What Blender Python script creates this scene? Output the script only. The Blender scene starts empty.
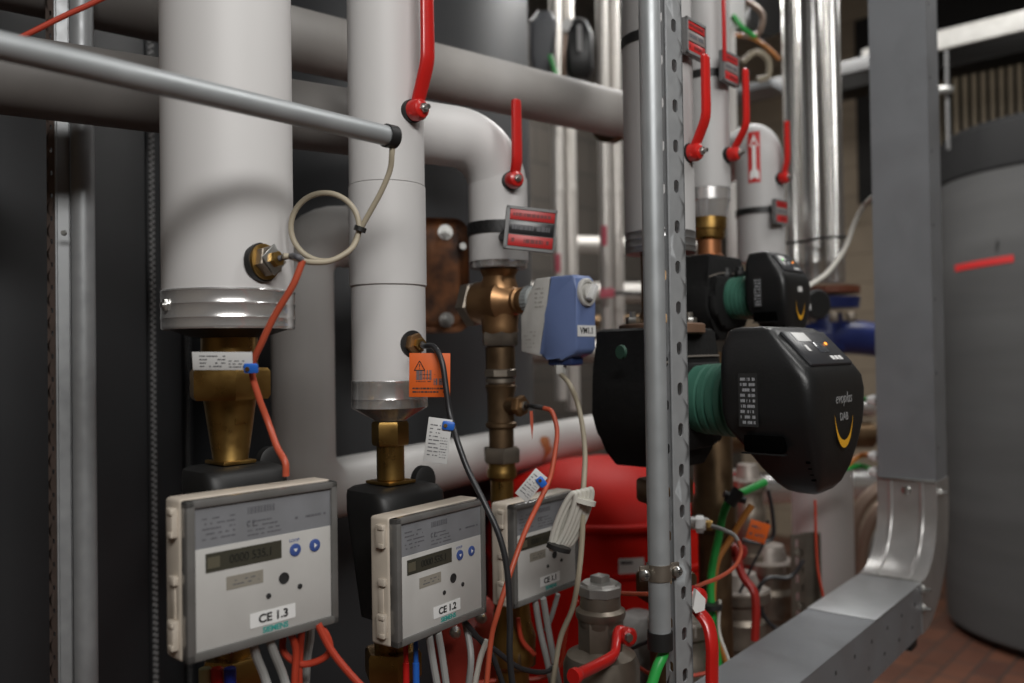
import bpy, bmesh, math, random
from mathutils import Vector, Matrix
random.seed(7)
V = Vector
PI = math.pi
COL = bpy.context.scene.collection
# ------------------------------------------------------------------ camera
F = 850.0
CAM = V((0, 0, 1.35))
ROLL = math.radians(0.85); PITCH = math.radians(0.85)
cam_d = bpy.data.cameras.new('camera'); cam = bpy.data.objects.new('camera', cam_d); COL.objects.link(cam)
cam_d.sensor_width = 36; cam_d.lens = F/1024*36; cam_d.clip_start = .02; cam_d.clip_end = 60
CR = Matrix.Rotation(PI/2+PITCH, 3, 'X') @ Matrix.Rotation(-ROLL, 3, 'Z')
cam.matrix_world = Matrix.Translation(CAM) @ CR.to_4x4()
cam_d.dof.use_dof = True; cam_d.dof.focus_distance = .98; cam_d.dof.aperture_fstop = 3.2
bpy.context.scene.camera = cam
def P(px, py, Z):
    """place in the room seen at this spot of the photograph, Z metres away"""
    return CAM + CR @ V(((px-512)/F*Z, -(py-341.5)/F*Z, -Z))
def zat(px, py, Z): return P(px, py, Z).z
TH = math.radians(42)
U = V((math.sin(TH), math.cos(TH), 0))       # along the pipe row, away to the right
N = V((math.cos(TH), -math.sin(TH), 0))      # out of the row, to the aisle
K = V((0, 0, 1))
# ------------------------------------------------------------------ materials
MATS = {}
def mat(name, col, rough=.5, metal=0., noise=0., nscale=20., bump=0., col2=None, emit=0, alpha=None, coat=0, stretch=None, rnoise=0., spec=.5):
    if name in MATS: return MATS[name]
    m = bpy.data.materials.new(name); m.use_nodes = True
    nt = m.node_tree; b = nt.nodes['Principled BSDF']
    c = (*col, 1)
    b.inputs['Base Color'].default_value = c
    b.inputs['Roughness'].default_value = rough; b.inputs['Metallic'].default_value = metal
    b.inputs['Specular IOR Level'].default_value = spec
    if coat: b.inputs['Coat Weight'].default_value = coat; b.inputs['Coat Roughness'].default_value = .15
    if emit:
        b.inputs['Emission Color'].default_value = c; b.inputs['Emission Strength'].default_value = emit
    if noise or bump or rnoise:
        tc = nt.nodes.new('ShaderNodeTexCoord'); mp = nt.nodes.new('ShaderNodeMapping')
        nt.links.new(tc.outputs['Object'], mp.inputs['Vector'])
        if stretch: mp.inputs['Scale'].default_value = stretch
        nz = nt.nodes.new('ShaderNodeTexNoise'); nz.inputs['Scale'].default_value = nscale; nz.inputs['Detail'].default_value = 6
        nt.links.new(mp.outputs[0], nz.inputs['Vector'])
        if noise:
            cr = nt.nodes.new('ShaderNodeValToRGB')
            cr.color_ramp.elements[0].position = .5-noise/2; cr.color_ramp.elements[1].position = .5+noise/2
            cr.color_ramp.elements[0].color = (*(col2 or tuple(x*.6 for x in col)), 1); cr.color_ramp.elements[1].color = c
            nt.links.new(nz.outputs['Fac'], cr.inputs['Fac']); nt.links.new(cr.outputs['Color'], b.inputs['Base Color'])
        if rnoise:
            mr = nt.nodes.new('ShaderNodeMapRange'); mr.inputs[1].default_value=.3; mr.inputs[2].default_value=.7
            mr.inputs[3].default_value = max(.02, rough-rnoise); mr.inputs[4].default_value = min(1, rough+rnoise)
            nt.links.new(nz.outputs['Fac'], mr.inputs[0]); nt.links.new(mr.outputs[0], b.inputs['Roughness'])
        if bump:
            bp = nt.nodes.new('ShaderNodeBump'); bp.inputs['Strength'].default_value = bump; bp.inputs['Distance'].default_value = .002
            nt.links.new(nz.outputs['Fac'], bp.inputs['Height']); nt.links.new(bp.outputs[0], b.inputs['Normal'])
    MATS[name] = m
    return m
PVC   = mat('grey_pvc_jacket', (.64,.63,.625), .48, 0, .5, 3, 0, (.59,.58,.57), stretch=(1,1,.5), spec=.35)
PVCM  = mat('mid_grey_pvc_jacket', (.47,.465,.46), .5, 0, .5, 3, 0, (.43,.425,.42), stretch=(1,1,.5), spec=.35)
PVCD  = mat('dusty_pvc_jacket', (.44,.425,.41), .6, 0, .5, 6, .15, (.33,.31,.29))
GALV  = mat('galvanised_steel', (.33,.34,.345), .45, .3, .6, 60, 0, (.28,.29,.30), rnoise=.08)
GALVT = mat('galvanised_tube', (.40,.42,.43), .45, .45, .6, 30, 0, (.34,.36,.37), rnoise=.06)
TRAYM = mat('cable_channel_steel', (.24,.25,.265), .5, .5, .6, 12, 0, (.25,.26,.275), rnoise=.1)
BEND  = mat('bright_bend_steel', (.62,.61,.60), .32, .75, .4, 18, 0, (.5,.49,.48))
CHROME= mat('polished_steel', (.72,.71,.69), .24, .85, 0, 10, .0)
CLAD  = mat('aluminium_cladding', (.80,.79,.78), .22, .75, .4, 8, .12, (.6,.59,.58))
BRASS = mat('brass', (.42,.27,.085), .34, .95, .6, 30, 0, (.27,.15,.045), rnoise=.12)
BRONZE= mat('bronze_casting', (.42,.25,.12), .42, .85, .6, 22, .3, (.25,.13,.06), rnoise=.1)
BRNDK = mat('tarnished_brass', (.22,.145,.08), .45, .85, .7, 30, .2, (.11,.07,.04), rnoise=.1)
NICKEL= mat('dull_nickel', (.32,.28,.23), .42, .8, .7, 26, .2, (.21,.18,.15), rnoise=.1)
STEEL = mat('zinc_bolt_steel', (.62,.62,.60), .3, .95, .5, 60, 0, (.4,.4,.38))
RUST  = mat('rusted_plate', (.26,.10,.035), .7, .2, .3, 20, .6, (.030,.014,.009))
RUSTF = mat('rusty_flange', (.20,.11,.065), .7, .3, .6, 22, .4, (.10,.06,.04))
BLACK = mat('black_rubber', (.012,.012,.012), .5)
FOAM  = mat('black_foam_shell', (.009,.009,.009), .8, 0, .5, 120, .4, (.005,.005,.005), spec=.3)
PUMPB = mat('black_pump_plastic', (.010,.0105,.011), .38, 0, 0, 300, .12)
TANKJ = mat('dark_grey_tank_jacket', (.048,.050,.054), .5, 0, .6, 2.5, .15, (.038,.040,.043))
TANKR = mat('grey_fabric_tank_jacket', (.088,.088,.088), .7, 0, .6, 5, .6, (.066,.066,.066), stretch=(.3,.3,2.5))
TANKC = mat('black_tank_cap', (.005,.005,.0055), .8, 0, 0, 8, .5)
RED   = mat('red_lever_coating', (.55,.015,.012), .32, 0, 0, 40, .1, coat=.3)
REDT  = mat('red_enamel', (.60,.014,.008), .5, 0, .5, 3, 0, (.5,.011,.006), spec=.1)
REDD  = mat('dull_red_primer', (.30,.05,.03), .6, 0, .5, 12, 0, (.2,.03,.02))
REDC  = mat('red_cable', (.42,.045,.02), .45)
ORC   = mat('orange_red_cable', (.48,.085,.04), .45)
BEIGEC= mat('beige_cable', (.40,.35,.26), .5)
GREYC = mat('grey_cable', (.30,.30,.29), .5)
WHITEC= mat('white_cable', (.62,.60,.54), .5)
BLACKC= mat('black_cable', (.02,.02,.022), .4)
GREENC= mat('green_cable', (.03,.38,.07), .4)
ORNGC = mat('orange_cable', (.50,.19,.04), .45)
CREAM = mat('cream_plastic', (.60,.53,.45), .5, 0, .5, 30, 0, (.52,.46,.38))
FRAMEG= mat('smoked_clear_cover', (.15,.146,.142), .25, 0, .4, 25, 0, (.11,.107,.10), coat=.5)
UPPER = mat('grey_rating_panel', (.215,.22,.235), .3, 0, .4, 30, 0, (.185,.19,.2), coat=.4)
PANEL = mat('light_grey_panel', (.51,.50,.48), .4, 0, .5, 25, 0, (.46,.45,.43))
LCD   = mat('lcd_glass', (.05,.048,.036), .12, 0, 0, coat=.5)
LCDT  = mat('lcd_segments', (.02,.02,.016), .5)
LCDE  = mat('lcd_clear_end', (.11,.10,.07), .3)
WIN   = mat('beige_window', (.27,.25,.21), .3)
BTN   = mat('blue_button', (.05,.09,.28), .35)
WHITE = mat('white_label', (.75,.75,.74), .5)
LBLG  = mat('printed_label', (.62,.62,.61), .5)
INK   = mat('black_ink', (.02,.02,.02), .6)
INKG  = mat('grey_ink', (.11,.11,.12), .6)
TEAL  = mat('teal_ink', (.03,.30,.27), .5)
ORTAG = mat('orange_tag', (.75,.13,.01), .55, 0, .4, 20, 0, (.68,.11,.01))
BLUEC = mat('blue_clip', (.02,.13,.55), .4)
ACTB  = mat('blue_actuator_plastic', (.17,.24,.47), .4, 0, .4, 20, 0, (.155,.22,.44))
ACTW  = mat('white_actuator_plastic', (.62,.61,.58), .45, 0, .5, 60, 0, (.54,.53,.5))
GREENP= mat('green_motor_casting', (.065,.20,.145), .5, 0, .5, 30, .2, (.045,.15,.105))
YELLOW= mat('yellow_stripe', (.65,.33,.02), .45)
LEDO  = mat('orange_led', (1,.30,.03), .3, emit=2.0)
LEDG  = mat('green_led', (.15,1,.1), .3, emit=1.2)
TXTG  = mat('grey_lettering', (.22,.22,.22), .4)
SIGNR = mat('engraved_red_strip', (.48,.02,.02), .4)
SIGNG = mat('sign_frame_plastic', (.17,.17,.17), .4)
SIGND = mat('sign_middle_strip', (.02,.02,.022), .3)
SIGNL = mat('sign_pale_strip', (.24,.21,.20), .4)
INKR  = mat('dark_red_ink', (.16,.01,.01), .5)
PINK  = mat('pink_sticker', (.65,.12,.17), .5)
REDMK = mat('red_marker_stripe', (.60,.03,.03), .5)
BLUEP = mat('blue_enamel', (.02,.035,.16), .35, 0, .4, 9, 0, (.015,.025,.11))
WOOD  = mat('pale_slat', (.33,.27,.19), .6, 0, .5, 15, 0, (.26,.21,.14))
DARK  = mat('dark_backing', (.012,.011,.010), .8)
WHTRAY= mat('white_tray', (.62,.61,.58), .5, 0, .5, 20, 0, (.5,.49,.46))
BEAM  = mat('grey_beam', (.13,.13,.13), .6, .3)
COPPER= mat('brown_hose', (.23,.16,.12), .38, .3, 0)
# room surfaces
def brickmat(name, c1, c2, mortar, scale, rough, bw=.5, rh=.25, off=.5, msize=.02, noisec=.35):
    m = bpy.data.materials.new(name); m.use_nodes = True; nt = m.node_tree; b = nt.nodes['Principled BSDF']
    tc = nt.nodes.new('ShaderNodeTexCoord'); br = nt.nodes.new('ShaderNodeTexBrick')
    nt.links.new(tc.outputs['UV'], br.inputs['Vector'])
    br.inputs['Color1'].default_value=(*c1,1); br.inputs['Color2'].default_value=(*c2,1); br.inputs['Mortar'].default_value=(*mortar,1)
    br.inputs['Scale'].default_value=scale; br.inputs['Brick Width'].default_value=bw; br.inputs['Row Height'].default_value=rh
    br.inputs['Mortar Size'].default_value=msize; br.offset=off
    nz = nt.nodes.new('ShaderNodeTexNoise'); nz.inputs['Scale'].default_value=6; nz.inputs['Detail'].default_value=8
    nt.links.new(tc.outputs['UV'], nz.inputs['Vector'])
    mx = nt.nodes.new('ShaderNodeMixRGB'); mx.blend_type='MULTIPLY'; mx.inputs['Fac'].default_value=noisec
    nt.links.new(br.outputs['Color'], mx.inputs['Color1']); nt.links.new(nz.outputs['Fac'], mx.inputs['Color2'])
    nt.links.new(mx.outputs[0], b.inputs['Base Color']); b.inputs['Roughness'].default_value=rough
    bp = nt.nodes.new('ShaderNodeBump'); bp.inputs['Strength'].default_value=.4; bp.inputs['Distance'].default_value=.004; bp.invert=True
    nt.links.new(br.outputs['Fac'], bp.inputs['Height']); nt.links.new(bp.outputs[0], b.inputs['Normal'])
    return m
FLOORM = brickmat('red_brick_floor', (.21,.085,.05), (.13,.055,.038), (.08,.055,.045), 1, .5, .21, .105, .5, .006, .6)
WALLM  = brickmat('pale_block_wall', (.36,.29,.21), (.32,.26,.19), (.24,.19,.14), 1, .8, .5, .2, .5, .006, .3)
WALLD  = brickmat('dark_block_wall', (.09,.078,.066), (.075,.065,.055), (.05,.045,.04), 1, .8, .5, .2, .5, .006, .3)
CEILM  = mat('dark_ceiling', (.05,.045,.04), .9, 0, .5, 3, 0, (.035,.03,.027))
# ------------------------------------------------------------------ object helpers
WL = {}
def thing(name, label, cat, loc, group=None):
    o = bpy.data.objects.new(name, None); COL.objects.link(o)
    o.empty_display_size = .05; o.location = loc; o['label'] = label; o['category'] = cat
    if group: o['group'] = group
    WL[o.name] = V(loc); return o
def smooth_mesh(bm, ang=35):
    bm.normal_update()
    for f in bm.faces: f.smooth = True
    a = math.radians(ang)
    for e in bm.edges:
        if len(e.link_faces) == 2:
            e.smooth = e.calc_face_angle(0) < a
def obj(name, bm, m, parent=None, label=None, cat=None, group=None, kind=None, sm=True):
    if sm: smooth_mesh(bm)
    base = WL[parent.name] if parent else None
    if base is None:
        xs = [v.co for v in bm.verts]
        mn = V([min(c[i] for c in xs) for i in range(3)]); mx = V([max(c[i] for c in xs) for i in range(3)])
        base = V(((mn.x+mx.x)/2, (mn.y+mx.y)/2, mn.z)); loc = base
    else: loc = V((0,0,0))
    bmesh.ops.translate(bm, verts=bm.verts, vec=-base)
    me = bpy.data.meshes.new(name); bm.to_mesh(me); bm.free()
    me.materials.append(m)
    o = bpy.data.objects.new(name, me); COL.objects.link(o); o.location = loc
    if parent: o.parent = parent
    WL[o.name] = base
    if label: o['label'] = label
    if cat: o['category'] = cat
    if group: o['group'] = group
    if kind: o['kind'] = kind
    return o
def B(): return bmesh.new()
def frame(loc, x, y, z=K):
    M = Matrix.Identity(4)
    for i, a in enumerate((x, y, z)):
        for j in range(3): M[j][i] = a[j]
    M.translation = loc; return M
def axframe(loc, ax):
    ax = V(ax).normalized(); t = K if abs(ax.z) < .9 else V((1,0,0))
    x = t.cross(ax).normalized(); y = ax.cross(x)
    return frame(loc, x, y, ax)
def box(bm, M, c, s, bev=0, seg=2):
    r = bmesh.ops.create_cube(bm, size=1)['verts']
    bmesh.ops.scale(bm, vec=s, verts=r); bmesh.ops.translate(bm, vec=c, verts=r)
    if bev:
        es = list({e for v in r for e in v.link_edges})
        g = bmesh.ops.bevel(bm, geom=es, offset=bev, segments=seg, affect='EDGES', profile=.5)
        r = list({v for f in g['faces'] for v in f.verts} | {v for v in r if v.is_valid})
    bmesh.ops.transform(bm, matrix=M, verts=r)
def lathe(bm, loc, ax, prof, seg=40, sx=1, caps=True):
    """profile of (distance along axis, radius)"""
    M = axframe(loc, ax); rings = []
    for t, r in prof:
        rings.append([bm.verts.new(M @ V((math.cos(2*PI*i/seg)*max(r,1e-5)*sx, math.sin(2*PI*i/seg)*max(r,1e-5), t))) for i in range(seg)])
    for a, b in zip(rings, rings[1:]):
        for i in range(seg):
            bm.faces.new((a[i], a[(i+1)%seg], b[(i+1)%seg], b[i]))
    if caps:
        bm.faces.new(list(reversed(rings[0]))); bm.faces.new(rings[-1])
def cyl(bm, p0, p1, r, seg=24, r2=None):
    p0 = V(p0); p1 = V(p1); d = p1-p0; L = d.length; r2 = r if r2 is None else r2
    e = min(r*.12, L*.2)
    lathe(bm, p0, d, [(0, r-e), (e, r), (L-e, r2), (L, r2-e)], seg)
def hexnut(bm, p0, ax, h, r, rot=.3, seg=6):
    ax = V(ax).normalized(); M = axframe(p0, ax) @ Matrix.Rotation(rot, 4, 'Z')
    rings = []
    for t, k in ((0,.93),(h*.12,1),(h*.88,1),(h,.93)):
        rings.append([bm.verts.new(M @ V((math.cos(2*PI*i/seg)*r*k, math.sin(2*PI*i/seg)*r*k, t))) for i in range(seg)])
    for a, b in zip(rings, rings[1:]):
        for i in range(seg): bm.faces.new((a[i], a[(i+1)%seg], b[(i+1)%seg], b[i]))
    bm.faces.new(list(reversed(rings[0]))); bm.faces.new(rings[-1])
def catmull(pts, n=8):
    pts = [V(p) for p in pts]
    if len(pts) < 3: return pts
    P_ = [pts[0]*2-pts[1]] + pts + [pts[-1]*2-pts[-2]]; out = []
    for i in range(1, len(P_)-2):
        p0,p1,p2,p3 = P_[i-1:i+3]
        for k in range(n):
            t = k/n
            out.append(.5*((2*p1)+(p2-p0)*t+(2*p0-5*p1+4*p2-p3)*t*t+(3*p1-p0-3*p2+p3)*t**3))
    out.append(pts[-1]); return out
def sweep(bm, pts, r, seg=12, smooth=True, n=8, rfun=None):
    pts = catmull(pts, n) if smooth else [V(p) for p in pts]
    t = (pts[1]-pts[0]).normalized(); x = t.orthogonal().normalized(); rings = []
    for i, p in enumerate(pts):
        if 0 < i < len(pts)-1: nt = (pts[i+1]-pts[i-1]).normalized()
        elif i == 0: nt = (pts[1]-pts[0]).normalized()
        else: nt = (pts[-1]-pts[-2]).normalized()
        x = (x - nt*x.dot(nt)).normalized(); y = nt.cross(x)
        rr = r if rfun is None else rfun(i/(len(pts)-1))
        rings.append([bm.verts.new(p + (x*math.cos(2*PI*k/seg)+y*math.sin(2*PI*k/seg))*rr) for k in range(seg)])
    for a, b in zip(rings, rings[1:]):
        for i in range(seg): bm.faces.new((a[i], a[(i+1)%seg], b[(i+1)%seg], b[i]))
    bm.faces.new(list(reversed(rings[0]))); bm.faces.new(rings[-1])
def strip(bm, pts, a, b, wd, seg=14, smooth=True, n=6, sq=.6, off=0):
    """bar of half width a (along wd) and half thickness b"""
    pts = catmull(pts, n) if smooth else [V(p) for p in pts]; rings = []
    for i, p in enumerate(pts):
        if 0 < i < len(pts)-1: t = (pts[i+1]-pts[i-1]).normalized()
        elif i == 0: t = (pts[1]-pts[0]).normalized()
        else: t = (pts[-1]-pts[-2]).normalized()
        y = t.cross(wd).normalized(); f = i/(len(pts)-1)
        aa = a(f) if callable(a) else a; bb = b(f) if callable(b) else b; ring = []
        for k in range(seg):
            c, s = math.cos(2*PI*k/seg), math.sin(2*PI*k/seg)
            ring.append(bm.verts.new(p + wd*(aa*math.copysign(abs(c)**sq, c)) + y*(bb*math.copysign(abs(s)**sq, s))))
        rings.append(ring)
    for r1, r2 in zip(rings, rings[1:]):
        for i in range(seg): bm.faces.new((r1[i], r1[(i+1)%seg], r2[(i+1)%seg], r2[i]))
    bm.faces.new(list(reversed(rings[0]))); bm.faces.new(rings[-1])
def prism(bm, M, pts, y0, y1, bev=0):
    """polygon of local (x,z) pushed through local y"""
    a = [bm.verts.new(M @ V((x, y0, z))) for x, z in pts]; b = [bm.verts.new(M @ V((x, y1, z))) for x, z in pts]
    fs = [bm.faces.new(a), bm.faces.new(list(reversed(b)))]
    n = len(pts)
    for i in range(n): bm.faces.new((a[(i+1)%n], a[i], b[i], b[(i+1)%n]))
    if bev:
        es = list({e for f in fs for e in f.edges})
        bmesh.ops.bevel(bm, geom=es, offset=bev, segments=2, affect='EDGES', profile=.5)
def loft(bm, M, levels, seg=40, sq=.35):
    """levels of (z, xmin, xmax, ymin, ymax): rounded-rectangle cross-sections"""
    rings = []
    for z, x0, x1, y0, y1 in levels:
        cx, cy, hx, hy = (x0+x1)/2, (y0+y1)/2, (x1-x0)/2, (y1-y0)/2; ring = []
        for k in range(seg):
            c, s = math.cos(2*PI*k/seg), math.sin(2*PI*k/seg)
            ring.append(bm.verts.new(M @ V((cx+hx*math.copysign(abs(c)**sq, c), cy+hy*math.copysign(abs(s)**sq, s), z))))
        rings.append(ring)
    for a, b in zip(rings, rings[1:]):
        for i in range(seg): bm.faces.new((a[i], a[(i+1)%seg], b[(i+1)%seg], b[i]))
    bm.faces.new(list(reversed(rings[0]))); bm.faces.new(rings[-1])
def fixn(bm): bmesh.ops.recalc_face_normals(bm, faces=bm.faces)
def text(s, M, size, m, parent, name='lettering', ext=.0002, bold=0, shear=0, ax='CENTER', sx=1):
    """text lying in the local x-z plane of M, facing local -y"""
    cu = bpy.data.curves.new('t', 'FONT'); cu.body = s; cu.size = size; cu.extrude = ext; cu.offset = bold; cu.shear = shear
    cu.align_x = ax; cu.align_y = 'CENTER'; cu.resolution_u = 3
    o = bpy.data.objects.new('t', cu); COL.objects.link(o)
    bpy.context.view_layer.update()
    me = bpy.data.meshes.new_from_object(o.evaluated_get(bpy.context.evaluated_depsgraph_get()))
    bpy.data.objects.remove(o); bpy.data.curves.remove(cu)
    bm = bmesh.new(); bm.from_mesh(me); bpy.data.meshes.remove(me)
    R = Matrix(((sx,0,0,0),(0,0,-1,0),(0,1,0,0),(0,0,0,1)))
    bmesh.ops.transform(bm, matrix=M @ R, verts=bm.verts)
    return obj(name, bm, m, parent, sm=False)
def slotted(bm, M, x0, x1, z0, z1, pitch, hw, hh, t=.002, phase=.5):
    """plate in local x-z with a row of oval slots, thickness t along local y"""
    n = max(1, int((z1-z0)/pitch)); cx = (x0+x1)/2; hx = (x1-x0)/2; p2 = (z1-z0)/n/2
    seg = 16
    def rect(c, s):
        k = max(abs(c)/hx, abs(s)/p2); return c/k, s/k
    for i in range(n):
        cz = z0+(2*i+1)*p2
        layers = []
        for y in (0, t):
            ho = []; ou = []
            for k in range(seg):
                a = 2*PI*k/seg+PI/seg; c, s = math.cos(a), math.sin(a)
                hz = s*hw + math.copysign(hh-hw, s)
                ho.append(bm.verts.new(M @ V((cx+c*hw, y, cz+hz))))
                # outer ring, corners hit exactly
                q = 2*PI*k/seg+PI/seg
                j = k % 4
                side = k//4
                cor = [(1,1),(-1,1),(-1,-1),(1,-1)]
                # boundary points walk round the rectangle
                corners = {1:(hx, p2), 5:(-hx, p2), 9:(-hx,-p2), 13:(hx,-p2)}
                if k in corners: ox, oz = corners[k]
                elif k in (0,15): ox, oz = hx, (.4 if k==0 else -.4)*p2
                elif k == 14: ox, oz = hx, -.8*p2
                elif k in (2,3,4): ox, oz = hx*(.5,0,-.5)[k-2], p2
                elif k in (6,7,8): ox, oz = -hx, p2*(.5,0,-.5)[k-6]
                else: ox, oz = hx*(-.5,0,.5)[k-10], -p2
                ou.append(bm.verts.new(M @ V((cx+ox, y, cz+oz))))
            layers.append((ho, ou))
        (h0,o0),(h1,o1) = layers
        for k in range(seg):
            l = (k+1)%seg
            bm.faces.new((h0[k],h0[l],o0[l],o0[k])); bm.faces.new((o1[k],o1[l],h1[l],h1[k])); bm.faces.new((h0[l],h0[k],h1[k],h1[l]))
            bm.faces.new((o0[k],o0[l],o1[l],o1[k]))
    bmesh.ops.remove_doubles(bm, verts=bm.verts, dist=1e-5)
def lines(bm, M, x0, x1, z0, z1, rows, seed=1, y=-.0004, h=.4, fill=.7):
    """rows of fine printed strokes too small to read"""
    rows = max(1, rows); r = random.Random(seed); dz = (z1-z0)/rows
    for i in range(rows):
        z = z1-(i+.5)*dz; x = x0
        while x < x1:
            w = r.uniform(.02,.12)*(x1-x0)
            if r.random() < fill: box(bm, M, ((x+min(x1,x+w))/2, y, z), (min(x1,x+w)-x, .0002, dz*h))
            x += w + .02*(x1-x0)
# ------------------------------------------------------------------ room
def plane_uv(name, p, ex, ey, m, kind='structure'):
    bm = B(); uv = bm.loops.layers.uv.new('UVMap')
    vs = [bm.verts.new(p), bm.verts.new(p+ex), bm.verts.new(p+ex+ey), bm.verts.new(p+ey)]
    f = bm.faces.new(vs)
    for l, c in zip(f.loops, ((0,0),(ex.length,0),(ex.length,ey.length),(0,ey.length))): l[uv].uv = c
    return obj(name, bm, m, kind=kind, sm=False)
DU, DW, CEIL = 5.9, 3.0, 4.0       # far wall along the row, wall behind the tanks, ceiling height
Wd = -N
c0 = U*-2.2 + Wd*-2.6
plane_uv('floor', V((c0.x,c0.y,0)), U*(DU+2.2), Wd*(DW+2.6), FLOORM)
plane_uv('ceiling', V((c0.x,c0.y,CEIL)), Wd*(DW+2.6), U*(DU+2.2), CEILM)
far = U*DU + Wd*DW
plane_uv('wall_far', V((far.x,far.y,0)), N*(DW+2.6), K*CEIL, WALLM)
b0 = U*-2.2 + Wd*DW
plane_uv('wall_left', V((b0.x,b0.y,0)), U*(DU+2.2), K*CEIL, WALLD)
b1 = U*DU + Wd*-2.6
plane_uv('wall_right', V((b1.x,b1.y,0)), U*-(DU+2.2), K*CEIL, WALLM)
b2 = c0
plane_uv('wall_near', V((b2.x,b2.y,0)), Wd*(DW+2.6), K*CEIL, WALLM)
TOP = CEIL-.01
# ------------------------------------------------------------------ storage tanks behind
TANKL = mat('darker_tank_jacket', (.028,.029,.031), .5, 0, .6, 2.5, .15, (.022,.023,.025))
def jacket_tank(cx, cy, r, h, label, zips, TANKJ=TANKJ):
    t = thing('storage_tank', label, 'tank', (cx, cy, 0))
    bm = B(); lathe(bm, (cx,cy,.1), K, [(0,r*.97),(.01,r),(h-.25,r),(h-.12,r*.97),(h-.03,r*.8),(h,r*.5)], 96); obj('insulation_jacket', bm, TANKJ, t)
    bm = B(); lathe(bm, (cx,cy,0), K, [(0,r*.9),(.1,r*.9)], 64); obj('base', bm, BLACK, t)
    for a in zips:
        d = V((math.cos(a), math.sin(a), 0)); tg = V((-d.y, d.x, 0)); M = frame(V((cx,cy,0))+d*(r+.001), tg, -d)
        bm = B(); box(bm, M, (0,0,.1+(h-.3)/2+.02), (.016,.003,h-.34)); z = obj('zip_tape', bm, BLACK, t)
        bm = B()
        zz = .2
        while zz < h-.2:
            box(bm, M, (.0045,-.003,zz), (.005,.003,.006)); box(bm, M, (-.0045,-.003,zz+.005), (.005,.003,.006)); zz += .011
        obj('zip_teeth', bm, mat('zip_grey', (.30,.30,.30), .4), z)
        bm = B(); box(bm, M, (.012,-.001,.1+(h-.3)/2+.02), (.004,.004,h-.34), .001); box(bm, M, (-.012,-.001,.1+(h-.3)/2+.02), (.004,.004,h-.34), .001)
        obj('seam_piping', bm, TANKJ, t)
    return t
def az_of(cx, cy, r, px):      # bearing on the tank surface seen at image column px
    ang = math.atan((px-512)/F); d = V((math.sin(ang), math.cos(ang)))
    o = V((cx, cy)); b = d.dot(o); disc = b*b-(o.dot(o)-r*r)
    s = b-math.sqrt(max(disc, 0)); q = d*s-o
    return math.atan2(q.y, q.x)
TL = (-1.225, 1.62, .555); TM = (-.47, 2.5, .53)
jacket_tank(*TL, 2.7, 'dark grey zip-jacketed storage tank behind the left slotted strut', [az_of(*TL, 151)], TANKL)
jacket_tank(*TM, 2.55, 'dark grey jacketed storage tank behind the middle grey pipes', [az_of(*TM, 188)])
# right tank
t = thing('storage_tank', 'tall grey fabric-wrapped tank with black cap standing on the brick floor', 'tank', (2.68, 3.98, 0))
bm = B()
prof = [(0,.56),(.03,.6)]+[(z/20*2.05+.1, .6+.004*math.sin(z*1.7)) for z in range(21)]
lathe(bm, (2.68,3.98,.02), K, prof, 96); body = obj('insulation_wrap', bm, TANKR, t)
bm = B(); lathe(bm, (2.68,3.98,2.13), K, [(0,.603),(.01,.612),(.15,.612),(.20,.605),(.23,.57),(.25,.4),(.255,.1)], 96); obj('cap', bm, TANKC, t)
bm = B()
for k in range(14):
    a = az_of(2.68,3.98,.604, 957+k*4.2); a2 = az_of(2.68,3.98,.604, 957+(k+1)*4.2)
    z0 = 1.35+(350-266+k*.2)*3.72/850
    q = [V((2.68+.606*math.cos(x), 3.98+.606*math.sin(x), z)) for x, z in ((a,z0-.013),(a2,z0-.013),(a2,z0+.017),(a,z0+.017))]
    bm.faces.new([bm.verts.new(p) for p in q])
bmesh.ops.remove_doubles(bm, verts=bm.verts, dist=1e-4)
obj('marker_stripe', bm, REDMK, t, label='red painted stripe')
a = az_of(2.68,3.98,.606, 998); d = V((math.cos(a), math.sin(a), 0))
text('1', frame(V((2.68,3.98,0))+d*.608+K*(1.35+(350-249)*3.72/850), -V((-d.y,d.x,0))*-1, -d), .07, INK, t, 'handwritten_mark', shear=.2)

# ------------------------------------------------------------------ grey jacketed pipes
def vpipe(px, Z, r, top, bot, label, sleeves=(), name='insulated_pipe', m=PVC):
    """vertical jacketed pipe, top/bot heights; sleeves = heights of jacket joints"""
    c = P(px, 341, Z); t = thing(name, label, 'pipe', (c.x, c.y, bot))
    zs = [top]+list(sleeves)+[bot]; k = 0
    for a, b in zip(zs, zs[1:]):
        rr = r*(1+(.018 if k%2==1 else 0)-(.02*(k//2)))
        bm = B(); lathe(bm, (c.x,c.y,b), K, [(0,rr-.0015),(.001,rr),(a-b-.001,rr),(a-b,rr-.0015)], 72); obj('jacket', bm, m, t); k += 1
    return t, V((c.x, c.y, 0))
def collar(t, c, z0, z1, r0, r1=None, m=CLAD, lip=True, name='end_collar'):
    bm = B(); r1 = r0 if r1 is None else r1; h = z1-z0
    pr = [(0,r1*.6),(0,r1-.001),(.0015,r1)]
    if r1 < r0: pr += [(h*.30, r0*.97),(h*.33,r0*1.02),(h*.52,r0*1.0),(h*.55,r0*1.015),(h*.6,r0*1.0)]
    else: pr += [(h*.08,r0*1.0),(h*.25,r0*1.0),(h*.28,r0*1.012),(h*.34,r0*1.0),(h*.6,r0*1.0),(h*.63,r0*1.012),(h*.68,r0)]
    pr += [(h*.93,r0),(h*.96,r0*1.01),(h,r0*1.0),(h,r0*.9)]
    lathe(bm, (c.x,c.y,z0), K, pr, 72); o = obj(name, bm, m, t)
    sd = (-U*.8-N*.6).normalized()
    return o
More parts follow.
